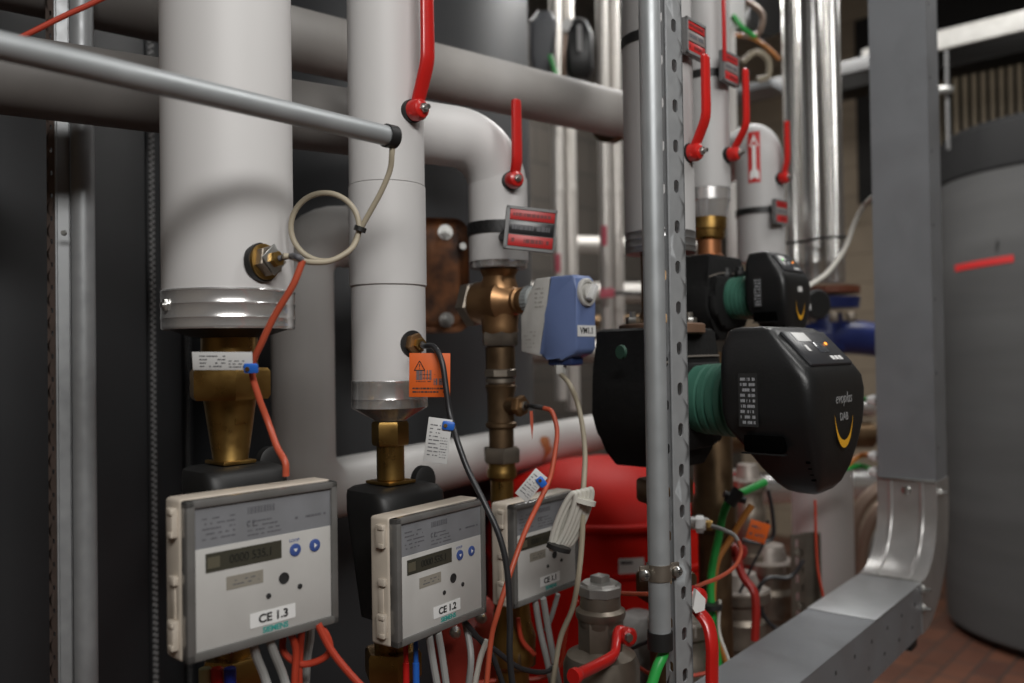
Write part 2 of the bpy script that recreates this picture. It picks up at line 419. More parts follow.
# pipe 1
Z1 = .93
p1, C1 = vpipe(229.5, Z1, .0690, TOP, zat(228,300,Z1), 'widest grey insulated pipe, leftmost of the three above the meters', name='insulated_pipe')
z1b = zat(228,330,Z1); z1t = zat(228,292,Z1)
cl = collar(p1, C1, z1b, z1t, .0700)
bm = B(); q = C1 + (-N*0-U)*.072 + K*(z1b+.025); box(bm, frame(q, N, U), (0,0,0), (.006,.004,.012), .001); lathe(bm, q, -U, [(0,.004),(.004,.003)], 10); obj('rivet', bm, STEEL, p1)
# pipe 2
Z2 = 1.08
c2x = 389
p2, C2 = vpipe(c2x, Z2, .0478, TOP, zat(c2x,382,Z2), 'grey insulated pipe with jacket joints, middle one above the meters', (zat(c2x,187,Z2), zat(c2x,287,Z2)))
collar(p2, C2, zat(c2x,420,Z2), zat(c2x,380,Z2), .0475, .022)
# pipe 3 with elbow: level run from the left, bend, down
Z3 = 1.33; R3 = .0455
C3 = P(500, 341, Z3); C3 = V((C3.x, C3.y, 0))
zc = zat(500,150,Z3)+.015
zc = zat(430,143,Z3)
pts = []
left = P(-260,60,.86); left.z = zc
dirL = (V((C3.x,C3.y,0))-V((left.x,left.y,0))).normalized()
rb = .075
e0 = V((C3.x,C3.y,zc))-dirL*rb
pts = [left, left.lerp(e0,.5), e0]
for k in range(1, 13):
    a = k/12*PI/2; pts.append(e0 + dirL*(rb*math.sin(a)) - K*(rb*(1-math.cos(a))))
endz = zat(500,262,Z3)
p3 = thing('insulated_pipe', 'grey insulated pipe bending down into the bronze valve', 'pipe', (C3.x, C3.y, endz))
kx = 0
PVCSHADE = mat('shade_toned_pvc_jacket', (.17,.16,.15), .6, 0, .5, 6, .15, (.12,.112,.105))  # grey jacket darkened: the shade on the left pipe runs is in its colour
far_l = P(385,150,1.3); tt_ = (V((far_l.x,far_l.y,0))-V((left.x,left.y,0))).dot(dirL); sp_ = left+dirL*tt_
bm = B(); cyl(bm, left, sp_, R3*1.015, 48); obj('level_jacket', bm, PVCSHADE, p3, label='level length of pipe jacket with painted-in shade')
bm = B(); sweep(bm, [sp_-dirL*.01, e0]+pts[3:], R3, 48, False); obj('elbow_jacket', bm, PVC, p3)
zj = zat(500,180,Z3); ee = pts[-1]
bm = B(); lathe(bm, (C3.x,C3.y,zj), K, [(0,R3),(ee.z-zj,R3)], 60); obj('jacket', bm, PVC, p3)
bm = B(); lathe(bm, (C3.x,C3.y,endz), K, [(0,R3*1.02),(zj-endz,R3*1.02)], 60); obj('jacket', bm, PVC, p3)
collar(p3, C3, zat(500,269,Z3), zat(500,245,Z3), R3*.98)
bm = B(); lathe(bm, C3+K*zat(500,236,Z3), K, [(0,R3*1.03),(0,R3*1.06),(.019,R3*1.06),(.019,R3*1.03)], 60)
for k in range(60):
    a = k/60*2*PI
    box(bm, frame(C3+K*(zat(500,236,Z3)+.0095)+V((math.cos(a),math.sin(a),0))*R3*1.07, V((-math.sin(a),math.cos(a),0)), -V((math.cos(a),math.sin(a),0))) @ Matrix.Rotation(.6 if k%2 else -.6,4,'Y'), (0,0,0), (.0014,.001,.014))
obj('black_rubber_strap', bm, BLACK, p3)
# long pipe running across behind
a0 = P(40,-58,1.16); a1 = P(610,125,1.92)
hgt = (P(320,34,1.47).z + P(600,124,1.9).z)/2
A0 = P(-150, -100, 1.02); A0.z = hgt; A1 = P(680,150,2.04); A1.z = hgt
A0 = P(320,34,1.47) + (P(320,34,1.47)-P(600,124,1.9))*1.6; A0.z = hgt; A1.z = hgt
mid = [A0.lerp(A1, k/4) for k in range(5)]
lp = thing('insulated_pipe', 'long grey insulated pipe running level behind the vertical pipes', 'pipe', tuple(mid[2]))
sl_ = P(228,0,1.35); dA = (A1-A0).normalized(); sl_ = A0+dA*((V((sl_.x,sl_.y,A0.z))-A0).dot(dA))
bm = B(); cyl(bm, A0, sl_, .0515, 56); obj('jacket', bm, PVCSHADE, lp, label='left length of pipe jacket coloured dark for shade')  # left of the split, shade is painted into the jacket colour
bm = B(); cyl(bm, sl_-dA*.01, A1, .051, 56); obj('jacket', bm, PVCD, lp)
bm = B(); q = P(612,122,1.93); q.z = hgt+.0; dd=(A1-A0).normalized(); lathe(bm, q-dd*.012, dd, [(0,.0515),(0,.058),(.024,.058),(.024,.0515)], 48); sweep(bm, [q+V((.0,-.055,.0)), q+V((.05,-.06,.03)), q+V((.09,-.05,.05))], .012, 10); obj('pipe_clamp', bm, BRNDK, lp)
# lower pipe: short level stub from tank, elbow, down, elbow, away to the right
R4 = .054; Z4 = 1.48
dirR = V((.498,.867,0)).normalized()
v4 = P(303, 341, Z4); zt = 1.35+.215; zb = 1.35-.238
rb = .07
V4 = V((v4.x, v4.y, 0))
dT = V((.85,.53,0)).normalized()
pts = [V4+dT*.19+K*(zt+.0), V4+dT*.12+K*zt, V4+dT*rb+K*zt]
for k in range(1,9):
    a = k/8*PI/2; pts.append(V4+dT*(rb*(1-math.sin(a)))+K*(zt-rb*(1-math.cos(a))))
pts.append(V4+K*(zb+rb))
for k in range(1,9):
    a = k/8*PI/2; pts.append(V4+dirR*(rb*(1-math.cos(a)))+K*(zb+rb*(1-math.sin(a))))
pts.append(V4+dirR*1.35+K*zb)
bpipe = thing('insulated_pipe', 'dusty grey pipe bending at its foot and running right behind the meters', 'pipe', tuple(V4+K*zb))
bm = B(); sweep(bm, pts, R4, 48, False); jk = obj('jacket', bm, mat('stained_pvc_jacket', (.58,.57,.555), .5, 0, .5, 5, .1, (.50,.485,.47)), bpipe)
bm = B(); q = V4+dT*.06+K*zt; 
for k in range(5):
    lathe(bm, V4+dT*(.075+k*.022)+K*(zt), (dT+V((0,0,.15*math.sin(k*2.1)))), [(0,R4*.99),(.002,R4*1.03),(.014,R4*(1.035+.01*math.sin(k))),(.022,R4*.99)], 32)
obj('crumpled_sleeve', bm, PVCD, bpipe)
bm = B()
rs = V4+dirR*.80+K*(zb+.0)
side = V((dirR.y,-dirR.x,0))
for k,(da,dz,w,h) in enumerate(((0,.014,.030,.034),(.008,-.006,.026,.03),(.002,-.024,.014,.02))):
    def sp3(i, q):
        a=i/18*2*PI; al=da+math.cos(a)*w*.8*(1+.12*math.sin(3*a+k))*q; zz=dz+math.sin(a)*h*.5*(1+.15*math.cos(2*a+k))*q
        ang=math.asin(max(-1,min(1,zz/R4))); return bm.verts.new(rs+dirR*al+side*(math.cos(ang)*(R4+.0015+.0004*k))+K*(math.sin(ang)*(R4+.0015)))
    rr_=[[sp3(i,q) for i in range(18)] for q in (.05,.35,.7,1)]
    for r1_,r2_ in zip(rr_,rr_[1:]):
        for i in range(18): bm.faces.new((r1_[i],r1_[(i+1)%18],r2_[(i+1)%18],r2_[i]))
    bm.faces.new(rr_[0])
obj('rust_stain', bm, mat('rust_stain', (.42,.12,.02), .8, 0, .6, 40, 0, (.3,.14,.06)), bpipe, label='orange rust patch')

# ------------------------------------------------------------------ red levers
def lever(c, r, z, label, L=.10, out=.028, rise=.045, hw=.0085, name='valve_lever', n=N, wd=None, up=K, group=None, s=1.0, stem=True):
    wd = U if wd is None else wd
    b = c + n*r + K*z
    t = thing(name, label, 'valve lever', tuple(b), group)
    bm = B(); p0 = b+n*.012*s
    pts = [p0-up*.008*s, p0+up*.006*s, p0+n*out*.35+up*rise*.45, p0+n*out*.9+up*rise, p0+n*out+up*(rise+.02), p0+n*out*1.0+up*(rise+L*.5), p0+n*out+up*(rise+L), p0+n*out*.98+up*(rise+L+.006)]
    strip(bm, pts, lambda f: (hw*1.45 if f<.12 else hw*(1+.18*math.sin(f*PI))) * (.55 if f>.985 else 1), lambda f: .0045*s*(.5 if f>.985 else 1), wd, sq=.7); fixn(bm)
    obj('handle', bm, RED, t)
    bm = B(); lathe(bm, b+n*.004*s, n, [(0,.013*s),(.012*s,.0135*s),(.017*s,.011*s),(.019*s,.007*s)], 24); obj('hub', bm, RED, t)
    bm = B(); hexnut(bm, b+n*.022*s, n, .005*s, .0062*s); lathe(bm, b+n*.026*s, n, [(0,.0035*s),(.007*s,.003*s)], 12); obj('nut', bm, STEEL, t)
    bm = B(); lathe(bm, b-n*.004, n, [(0,.0145*s),(.009*s,.0145*s),(.01*s,.011*s)], 24); obj('rubber_seal', bm, BLACK, t)
    return t
lever(C2, .0475, zat(405,118,Z2), 'large red valve lever standing up on the middle grey insulated pipe', L=.12, out=.020, rise=.052, hw=.0085)
lever(C3, R3+.001, zat(515,186,Z3), 'red valve lever on the grey pipe above the bronze valve', L=.085, out=.010, rise=.026, hw=.0085, n=(N*.93+U*-.37).normalized())
# ------------------------------------------------------------------ sign plates
def sign(p, xd, yd, w, h, label, group=None, pale=False, tilt=0):
    """p = lower-left corner"""
    M = frame(p, xd, yd, K) @ Matrix.Rotation(tilt, 4, 'Y')
    t = thing('pipe_sign', label, 'sign', tuple(p), group)
    bm = B(); box(bm, M, (w/2,.004,h/2), (w,.008,h), .001)
    for q in ((w/2,-.001,.002,w,.004),(w/2,-.001,h-.002,w,.004)): box(bm, M, (q[0],q[1],q[2]), (q[3],.003,q[4]))
    box(bm, M, (.002,-.001,h/2), (.004,.003,h)); box(bm, M, (w-.001,-.001,h/2), (.002,.003,h)); obj('frame', bm, SIGNG, t)
    for k, (z0, z1, m) in enumerate(((.69,.93,SIGNR),(.37,.66,SIGNL if pale else SIGND),(.08,.34,SIGNR))):
        bm = B(); box(bm, M, (w*.52,-.0007,h*(z0+z1)/2), (w*.88,.0014,h*(z1-z0)), .0003); s = obj('engraved_strip', bm, m, t)
        bm = B(); lines(bm, M, w*.14, w*.88, h*(z0+.07), h*(z1-.06), 1, seed=k+3, y=-.0016, h=.7, fill=.9); obj('lettering', bm, INKR if m is SIGNR else INKG, s)
    return t
XS = V((math.cos(math.radians(35)), math.sin(math.radians(35)), 0)); YS = V((-XS.y, XS.x, 0))
sp = P(502,247,1.235)
sgn = sign(P(503,248,1.22), V((1,.12,0)).normalized(), V((-.12,1,0)).normalized(), .074, .062, 'grey pipe sign with two red strips above the blue actuator', tilt=math.radians(6))
bm = B(); q = P(508,232,1.235); cyl(bm, q+V((0,.004,0)), V((C3.x,C3.y,q.z))+(q-V((C3.x,C3.y,q.z))).normalized()*R3*1.02, .007, 12); obj('bracket', bm, BLACK, sgn)

# ------------------------------------------------------------------ upper left rod
r0 = P(-30,36,.60); r1 = P(390,138,.885); zz = (r0.z+r1.z)/2; r1.z = zz+.0; r0.z = zz
t = thing('conduit_rod', 'grey steel conduit crossing in front of the widest pipe', 'conduit', tuple(r1))
bm = B(); cyl(bm, r0, r1, .0105, 28); obj('tube', bm, GALVT, t)
dd = (r1-r0).normalized(); bm = B(); lathe(bm, r1-dd*.006, dd, [(0,.0109),(.0,.0122),(.012,.0122),(.013,.0105),(.013,.006),(.009,.006)], 28); obj('end_bushing', bm, BLACK, t)
bm = B(); sweep(bm, [P(-10,52,.86), P(30,33,.87), P(62,17,.88), P(95,2,.89), P(125,-14,.90), P(160,-40,.90)], .0028, 10); obj('red_cable', bm, REDC, label='red cable slanting across the top of the left slotted strut', cat='cable')

# ------------------------------------------------------------------ struts
def strut_tube(px, py, Z, label1, label2, wu=.030, ww=.016, tr=.0125, top=TOP, tz=0.0, tubebot=0.0, pitch=.05, tubeoff=None, solid=False, ang=None):
    c = P(px, py, Z); c.z = 0
    ux, nx = (U, N) if ang is None else (V((math.sin(ang), math.cos(ang),0)), V((math.cos(ang),-math.sin(ang),0)))
    t = thing('slotted_strut', label1, 'strut', (c.x, c.y, tz))
    # faces: normal N (spans U) and normal -U (spans -N)
    bm = B()
    if solid: box(bm, frame(c, ux, -nx), (wu/2,.001,(tz+top)/2), (wu,.002,top-tz))
    else: slotted(bm, frame(c, ux, -nx), 0, wu, tz, top, pitch*.94, .0048, .0078)
    fixn(bm); obj('solid_web' if solid else 'slotted_web', bm, GALV, t)
    bm = B(); slotted(bm, frame(c, -nx, ux), .0, ww, tz, top, pitch, .003, .006); fixn(bm); obj('slotted_flange', bm, GALV, t)
    bm = B(); box(bm, frame(c, ux, -nx), (wu-.001, ww/2, (tz+top)/2), (.002, ww, top-tz)); obj('flange', bm, GALV, t)
    bm = B(); sweep(bm, [c+K*tz, c+K*top], .0016, 8, False); obj('folded_edge', bm, GALV, t)
    return t, c
s1, SC = strut_tube(671, 341, .985, 'slotted galvanised strut running up beside the conduit in front of the pumps', '', ang=math.radians(50))
tc = P(655,341,.975); tc.z = 0
zc0 = zat(662, 640, .975)
t = thing('conduit_pipe', 'vertical galvanised conduit clamped to the strut in front of the pumps', 'conduit', (tc.x, tc.y, zc0))
bm = B(); cyl(bm, tc+K*zc0, tc+K*TOP, .0125, 36); obj('tube', bm, GALVT, t)
bm = B(); lathe(bm, tc+K*(zc0-.008), K, [(0,.008),(0,.0145),(.02,.0145),(.02,.0128)], 32); obj('end_bushing', bm, BLACK, t)
zk = zat(655, 574, .96)
t = thing('pipe_clamp', 'small steel two-screw clamp holding conduit on slotted strut', 'clamp', (tc.x, tc.y, zk))
bm = B(); lathe(bm, tc+K*(zk-.009), K, [(0,.0127),(0,.0145),(.018,.0145),(.018,.0127)], 32)
for sx in (-1,1):
    box(bm, frame(tc+K*zk, V((.94,.34,0)), V((-.34,.94,0))), (sx*.019,-.001,0), (.013,.003,.018), .001)
obj('saddle', bm, NICKEL, t)
for sx in (-1,1):
    bm = B(); q = tc+K*(zk-.001)+V((.94,.34,0))*sx*.021+V((.34,-.94,0))*.003; lathe(bm, q, (.34,-.94,0), [(0,.0062),(.004,.006),(.007,.0035)], 18); s = obj('screw', bm, STEEL, t)
    bm = B(); box(bm, frame(q+V((.34,-.94,0))*.0072, V((.94,.34,0)), V((-.34,.94,0))), (0,0,0), (.0055,.0006,.0012)); box(bm, frame(q+V((.34,-.94,0))*.0072, V((.94,.34,0)), V((-.34,.94,0))), (0,0,0), (.0012,.0006,.0055)); obj('screw_slot', bm, INK, s)
# left strut with tube
s2, SL = strut_tube(57, 341, 1.15, 'slotted galvanised strut standing in front of the left dark tank', '', wu=.017, ww=.016, ang=math.radians(64), solid=True)
# visible flange on its left side
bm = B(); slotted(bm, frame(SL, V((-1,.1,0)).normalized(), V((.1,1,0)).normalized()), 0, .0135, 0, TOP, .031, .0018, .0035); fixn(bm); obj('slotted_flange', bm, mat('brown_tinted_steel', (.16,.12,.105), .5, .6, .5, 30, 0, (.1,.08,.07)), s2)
tl = P(84,341,1.165); tl.z = 0
bm = B(); cyl(bm, tl, tl+K*TOP, .0150, 32); obj('conduit_pipe', bm, GALV, label='vertical galvanised conduit beside the left slotted strut', cat='conduit')
bm = B(); lathe(bm, P(64,233,1.135), (.2,-1,0), [(0,.004),(.004,.003)], 12); obj('bolt', bm, STEEL, s2)

# ------------------------------------------------------------------ meters
def meter(px, py_b, Z, ang, num, label, W=.148, H=.140, blurtext=False):
    ux = V((math.cos(ang), math.sin(ang), 0)); nx = V((-ux.y, ux.x, 0))       # nx = into the wall
    p = P(px, py_b, Z)
    M = frame(p, ux, nx)
    t = thing('heat_meter', label, 'meter', tuple(p), 'grey heat meters in a row below the pipes')
    bm = B(); box(bm, M, (W/2,.024,H/2), (W+.002,.030,H+.002), .004, 3); obj('housing', bm, CREAM, t)
    # smoked cover frame
    bm = B(); y0, y1 = -.002, .010
    for c, s in (((W/2,.004,.004),(W,.012,.008)), ((W/2,.004,H-.0035),(W,.012,.007)), ((.004,.004,H/2),(.008,.012,H)), ((W-.0035,.004,H/2),(.007,.012,H))):
        box(bm, M, c, s, .0015)
    obj('cover_frame', bm, FRAMEG, t)
    def R(fx0, fx1, fy0, fy1): return (fx0*W, fx1*W, H*(1-fy1), H*(1-fy0))
    def plate(name, fr, y, th, m, par, bev=0):
        x0,x1,z0,z1 = R(*fr); bm = B(); box(bm, M, ((x0+x1)/2, y, (z0+z1)/2), (x1-x0, th, z1-z0), bev); return obj(name, bm, m, par)
    up = plate('rating_panel', (.05,.955,.05,.31), .0032, .004, UPPER, t)
    fp = plate('front_panel', (.055,.955,.31,.955), .0026, .004, PANEL, t, .0006)
    bm = B(); x0,x1,z0,z1 = R(.10,.30,.11,.27); lines(bm, M, x0,x1,z0,z1, 5, 3+int(num*10), y=.001, h=.3, fill=.55)
    x0,x1,z0,z1 = R(.38,.60,.175,.29); lines(bm, M, x0,x1,z0,z1, 4, 9, y=.001, h=.3, fill=.7)
    x0,x1,z0,z1 = R(.70,.92,.20,.23); lines(bm, M, x0,x1,z0,z1, 1, 5, y=.001, h=.5, fill=.9)
    x = .38*W; r = random.Random(4)
    while x < .55*W:
        w = r.choice((.0005,.0009,.0015)); box(bm, M, (x+w/2,.001,H*(1-.115)), (w,.0002,.0062)); x += w+r.choice((.0006,.001))
    obj('printed_markings', bm, INKG, up)
    text('C E', M @ Matrix.Translation((.40*W,.0009,H*(1-.20))), .0075, INKG, up, 'conformity_mark', sx=.75)
    d = plate('display', (.115,.60,.345,.465), .0008, .0012, LCD, fp)
    plate('display_end', (.125,.20,.37,.44), .0001, .0004, LCDE, d)
    text('0000 535.1', M @ Matrix.Translation((.40*W,-.0002,H*(1-.405))), .0115, LCDT, d, 'digits', sx=.85)
    w2 = plate('type_window', (.24,.475,.515,.60), .0008, .0012, WIN, fp)
    bm = B(); x0,x1,z0,z1 = R(.27,.45,.535,.585); lines(bm, M, x0,x1,z0,z1, 2, 6, y=.0001, h=.3, fill=.6); obj('printed_markings', bm, INKG, w2)
    for k, (fx, fy) in enumerate(((.695,.43),(.835,.425))):
        bm = B(); q = M @ V((fx*W,.001,H*(1-fy))); lathe(bm, q, -nx, [(0,.0060),(.0012,.0060),(.0016,.0050)], 32); b = obj('button', bm, BTN, fp)
        bm = B(); tri = ((-.0022,.0012),(.0022,.0012),(0,-.002)) if k == 0 else ((-.0012,-.0024),(.002,0),(-.0012,.0024))
        prism(bm, M @ Matrix.Translation((fx*W,-.0008,H*(1-fy))), tri, 0, .0003); fixn(bm); obj('arrow_mark', bm, WHITE, b, sm=False)
    text('LOOP', M @ Matrix.Translation((.69*W,.0005,H*(1-.365))), .0042, BTN, fp)
    bm = B(); q = M @ V((.615*W,.001,H*(1-.605))); lathe(bm, q, -nx, [(0,.0055),(.0010,.0055),(.0010,.0042),(.0006,.004)], 28); obj('optical_port', bm, INK, fp)
    for fx, fy in ((.51,.70),(.725,.685)):
        bm = B(); q = M @ V((fx*W,.001,H*(1-fy))); lathe(bm, q, -nx, [(0,.0026),(.0010,.0026),(.0012,.0015)], 20); obj('screw', bm, INK, fp)
    st = plate('name_sticker', (.385,.69,.79,.885), .0002, .0005, WHITE, fp)
    text('CE %.1f' % num, M @ Matrix.Translation((.54*W,-.0003,H*(1-.838))), .0108, INK, st, bold=.00028, sx=1.08)
    text('SIEMENS', M @ Matrix.Translation((.555*W,.0005,H*(1-.918))), .0072, TEAL, fp, bold=.00025)
    for fz in (.86,.16):
        bm = B(); box(bm, M, (-.0035,.019,fz*H), (.006,.012,.026), .0012); box(bm, M, (-.0065,.016,fz*H+.010), (.003,.008,.005), .0008); box(bm, M, (-.0065,.016,fz*H-.010), (.003,.008,.005), .0008); obj('clip', bm, CREAM, t)
    bm = B(); box(bm, M, (-.003,.018,.5*H), (.005,.01,.008), .001); box(bm, M, (-.001,.022,.36*H), (.002,.008,.03), .0006); obj('latch', bm, CREAM, t)
    return t, M, nx, ux
AL = math.radians
m1 = meter(187, 665, .735, AL(46.5), 1.3, 'largest and nearest grey heat meter, marked CE 1.3', H=.1405, W=.156)
m2 = meter(397, 649, .922, AL(54), 1.2, 'middle grey heat meter of the row, marked CE 1.2', W=.157)
m3 = meter(514, 609, 1.155, AL(51), 1.1, 'rearmost grey heat meter behind the orange-red cable, marked CE 1.1', W=.155)

# ------------------------------------------------------------------ fittings under pipe 1
def valve_stack(t, c, segs):
    pass
def yz(py, Z, px=400): return zat(px, py, Z)
Zb = Z1
t = thing('brass_coupling', 'brass hex union and taper under the widest grey pipe', 'pipe fitting', tuple(C1+K*yz(466,Zb,228)))
bm = B(); lathe(bm, C1+K*yz(372,Zb,228), K, [(0,.030),(.001,.030),(yz(330,Zb,228)-yz(372,Zb,228)-.001,.030)], 40); obj('neck', bm, BRASS, t)
bm = B(); lathe(bm, C1+K*yz(338,Zb,228), K, [(0,.034),(.003,.045),(.009,.062)], 40, caps=False); obj('inner_cone', bm, BLACK, t)
bm = B(); hexnut(bm, C1+K*yz(399,Zb,228), K, yz(368,Zb,228)-yz(399,Zb,228), .0455, .45, 6); obj('hex_nut', bm, BRASS, t)
h0 = yz(462,Zb,228); h1 = yz(398,Zb,228)
bm = B(); lathe(bm, C1+K*h0, K, [(0,.0195),(.002,.0185),(h1-h0,.028)], 40); obj('taper', bm, BRASS, t)
bm = B(); box(bm, frame(C1+K*yz(417,Zb,228), U, -N), (.0,-.0215,0), (.016,.006,.014), .001); obj('wrench_flat', bm, BRASS, t)
def flow_sensor(c, Z, px, ytop, label, s=1.0, plate=BRASS):
    z = zat(px, ytop, Z)
    t = thing('flow_sensor', label, 'flow sensor', tuple(c+K*(z-.30)))
    M = frame(c+K*z, U, -N)
    bm = B(); box(bm, M, (0,0,.0), (.042*s,.044*s,.004), .001); obj('flange_plate', bm, plate, t)
    bm = B(); loft(bm, M, [(-.16*s,-.03*s,.03*s,-.035*s,.03*s),(-.03*s,-.052*s,.052*s,-.05*s,.03*s),(-.012*s,-.052*s,.052*s,-.046*s,.03*s),(-.006*s,-.05*s,.048*s,-.04*s,.03*s),(-.003,-.042*s,.04*s,-.03*s,.028*s)]); fixn(bm); obj('black_cover', bm, BLACK, t)
    bm = B(); sweep(bm, [c+K*(z-.02)+U*.05*s, c+K*(z-.012)+U*.058*s, c+K*(z+.002)+U*.056*s, c+K*(z+.006)+U*.05*s], .006, 12); 
    lathe(bm, c+K*(z-.006)+U*.053*s-N*.0, N, [(-.006,.019*s),(.004,.019*s),(.006,.014*s)], 24, sx=.9); obj('cable_boss', bm, BLACK, t)
    bm = B(); cyl(bm, c+K*(z-.32), c+K*(z-.14*s), .022*s, 30); obj('brass_body', bm, BRASS, t)
    bm = B(); hexnut(bm, c+K*(z-.245), K, .035, .036*s); obj('union_nut', bm, BRASS, t)
    return t
flow_sensor(C1, Zb, 228, 461, 'black-covered flow sensor under the brass taper behind the nearest meter', s=.93)
# sensor pocket on pipe 1
sd = (N*.93 - U*.37).normalized(); sd = V((.73,-.68,0)).normalized()
q = P(257,262,Z1-.060); 
b = C1 + sd*.068; b.z = zat(262,262,Z1-.05)
t = thing('temperature_sensor', 'brass temperature sensor pocket on the widest grey pipe', 'sensor', tuple(b))
ax = V((.86,-.50,.10)).normalized()
bm = B(); lathe(bm, b-ax*.004, ax, [(0,.0205),(.007,.0205),(.008,.014),(.005,.014)], 30); obj('opening_ring', bm, BLACK, t)
bm = B(); lathe(bm, b, ax, [(0,.019),(.006,.019),(.007,.015)], 30); obj('collar', bm, BRASS, t)
bm = B(); hexnut(bm, b+ax*.006, ax, .010, .0165); obj('hex_body', bm, NICKEL, t)
bm = B(); Mx = axframe(b+ax*.018, ax); box(bm, Mx @ Matrix.Rotation(.7,4,'Z'), (0,0,0), (.024,.024,.0016), .0006); obj('lock_plate', bm, STEEL, t)
bm = B(); hexnut(bm, b+ax*.018, ax, .007, .0085); obj('gland_nut', bm, BRASS, t)
e = b+ax*.025
bm = B(); sweep(bm, [e, e+ax*.008, P(295,256,.82), P(303,261,.82)], .0030, 12)
obj('lead', bm, mat('dark_grey_cable', (.10,.10,.11), .5), t)
bm = B(); sweep(bm, [P(303,260,.82), P(293,285,.82), P(275,315,.825), P(262,342,.83), P(252,368,.84), P(258,395,.845), P(268,422,.85), P(277,447,.84), P(285,462,.83), P(286,476,.83)], .0034, 12)
obj('red_cable', bm, ORC, label='orange-red cable hanging from the sensor on the widest pipe', cat='cable')
# beige cable loop from the rod
def ring_pts(cx, cy, rx, ry, a0, a1, n, Z0, Z1_):
    return [P(cx+rx*math.cos(a0+(a1-a0)*k/n), cy+ry*math.sin(a0+(a1-a0)*k/n), Z0+(Z1_-Z0)*k/n) for k in range(n+1)]
loop = [r1+dd*.004, P(392,152,.888), P(390,170,.895), P(381,192,.90), P(370,212,.905), P(359,232,.91)]
loop += ring_pts(325,227,34,34, math.radians(15), math.radians(15+360), 16, .912, .90)[1:]
loop += [P(350,250,.89), P(330,261,.88), P(308,262,.86), P(292,257,.84), P(283,256,.835)]
bm = B(); sweep(bm, loop, .0030, 12, n=5); bc = obj('beige_cable', bm, BEIGEC, label='beige cable looped once below the end of the grey conduit rod', cat='cable')
bm = B(); q = P(359,228,.90); lathe(bm, q-K*.0045, (.35,0,1), [(.001,.0058),(.001,.0066),(.006,.0066),(.006,.0058)], 16); obj('cable_tie', bm, BLACK, bc)
# tag on red cable 1
def tag_card(p, xd, zd, w, h, label, m=LBLG, rows=6, seed=3, clip=None, name='cable_tag', code=True, cat='tag'):
    xd = V(xd).normalized(); zd = V(zd); zd = (zd-xd*zd.dot(xd)).normalized(); yd = zd.cross(xd)
    M = frame(p, xd, yd, zd); t = thing(name, label, cat, tuple(p))
    bm = B(); box(bm, M, (w/2,0,h/2), (w,.001,h), .0003); obj('card', bm, m, t)
    bm = B(); lines(bm, M, w*.12, w*.55, h*.12, h*.88, rows, seed, y=-.0008, h=.3); lines(bm, M, w*.6, w*.9, h*.1, h*.6, rows-1, seed+1, y=-.0008, h=.3, fill=.6)
    obj('printed_markings', bm, INKG, t)
    if clip:
        bm = B(); c = M @ V((clip[0]*w, -.002, clip[1]*h)); box(bm, frame(c, xd, yd, zd) @ Matrix.Rotation(clip[2],4,'Y'), (.003,0,0), (.014,.004,.010), .002); 
        k = obj('clip', bm, BLUEC, t, label='blue cable clip'); bm = B(); lathe(bm, c+yd*-.002, -yd, [(0,.0022),(.0012,.0022),(.0012,.001)], 14); obj('rivet', bm, BRASS, k)
    return t, M
tag_card(P(193,370,.825), P(252,370,.83)-P(193,370,.825), (0,-.25,1), .057, .018, 'printed white tag clipped to the cable in front of the brass union', clip=(.92,.12,0), rows=4)

# ------------------------------------------------------------------ fittings under pipe 2
def yy(py): return zat(391, py, Z2)
t = thing('brass_coupling', 'brass hex nut and tube below the middle grey pipe', 'pipe fitting', tuple(C2+K*yy(480)))
bm = B(); hexnut(bm, C2+K*yy(445), K, yy(421)-yy(445), .0235, .55); obj('hex_nut', bm, BRASS, t)
bm = B(); cyl(bm, C2+K*yy(480), C2+K*yy(444), .0175, 36); obj('tube', bm, BRASS, t)
flow_sensor(C2, Z2, 391, 481, 'black-covered flow sensor below the middle pipe behind the CE 1.2 meter', s=1.05)
sd = V((.72,-.69,0)); b = C2+sd*.046; b.z = zat(408,344,Z2-.04)
t = thing('temperature_sensor', 'brass temperature sensor on the middle pipe above the orange tag', 'sensor', tuple(b))
bm = B(); lathe(bm, b-sd*.004, sd, [(0,.017),(.006,.017),(.007,.012)], 26); obj('opening_ring', bm, BLACK, t)
bm = B(); hexnut(bm, b, sd, .011, .0135); obj('hex_body', bm, BRONZE, t)
bm = B(); hexnut(bm, b+sd*.011, sd, .008, .0075); obj('gland_nut', bm, BRASS, t)
e = b+sd*.019
bm = B(); sweep(bm, [e, P(424,346,1.0), P(434,347,.985), P(442,362,.975), P(446,388,.97), P(450,415,.965), P(457,440,.95), P(468,470,.94), P(484,502,.925), P(499,535,.915), P(507,570,.91), P(510,620,.905), P(510,660,.90), P(517,720,.90)], .0034, 12)
obj('black_cable', bm, BLACKC, label='black cable hanging from the middle pipe sensor past the second meter', cat='cable')
t, M = tag_card(P(409,397,.985), (1,.05,-.02), (0,0,1), .0475, .051, 'bright orange warning tag hanging on the middle grey pipe', m=ORTAG, rows=1, seed=8, name='warning_tag')
bm = B(); tri = ((.006,.031),(.012,.042),(.018,.031)); 
for a,b_ in ((0,1),(1,2),(2,0)):
    sweep(bm, [M @ V((tri[a][0],-.0008,tri[a][1])), M @ V((tri[b_][0],-.0008,tri[b_][1]))], .0005, 5, False)
lines(bm, M, .004,.044,.004,.012, 2, 12, y=-.0008, h=.45, fill=.95); lines(bm, M, .006,.04,.016,.028, 3, 13, y=-.0008, h=.2, fill=.5)
text('!', M @ Matrix.Translation((.012,-.0008,.035)), .009, INK, t); obj('warning_symbol', bm, INK, t)
tag_card(P(423,461,.955), P(446,464,.955)-P(423,461,.955), (.03,0,1), .027, .050, 'white printed tag with blue clip on the black cable', clip=(.75,.86,0), rows=9)

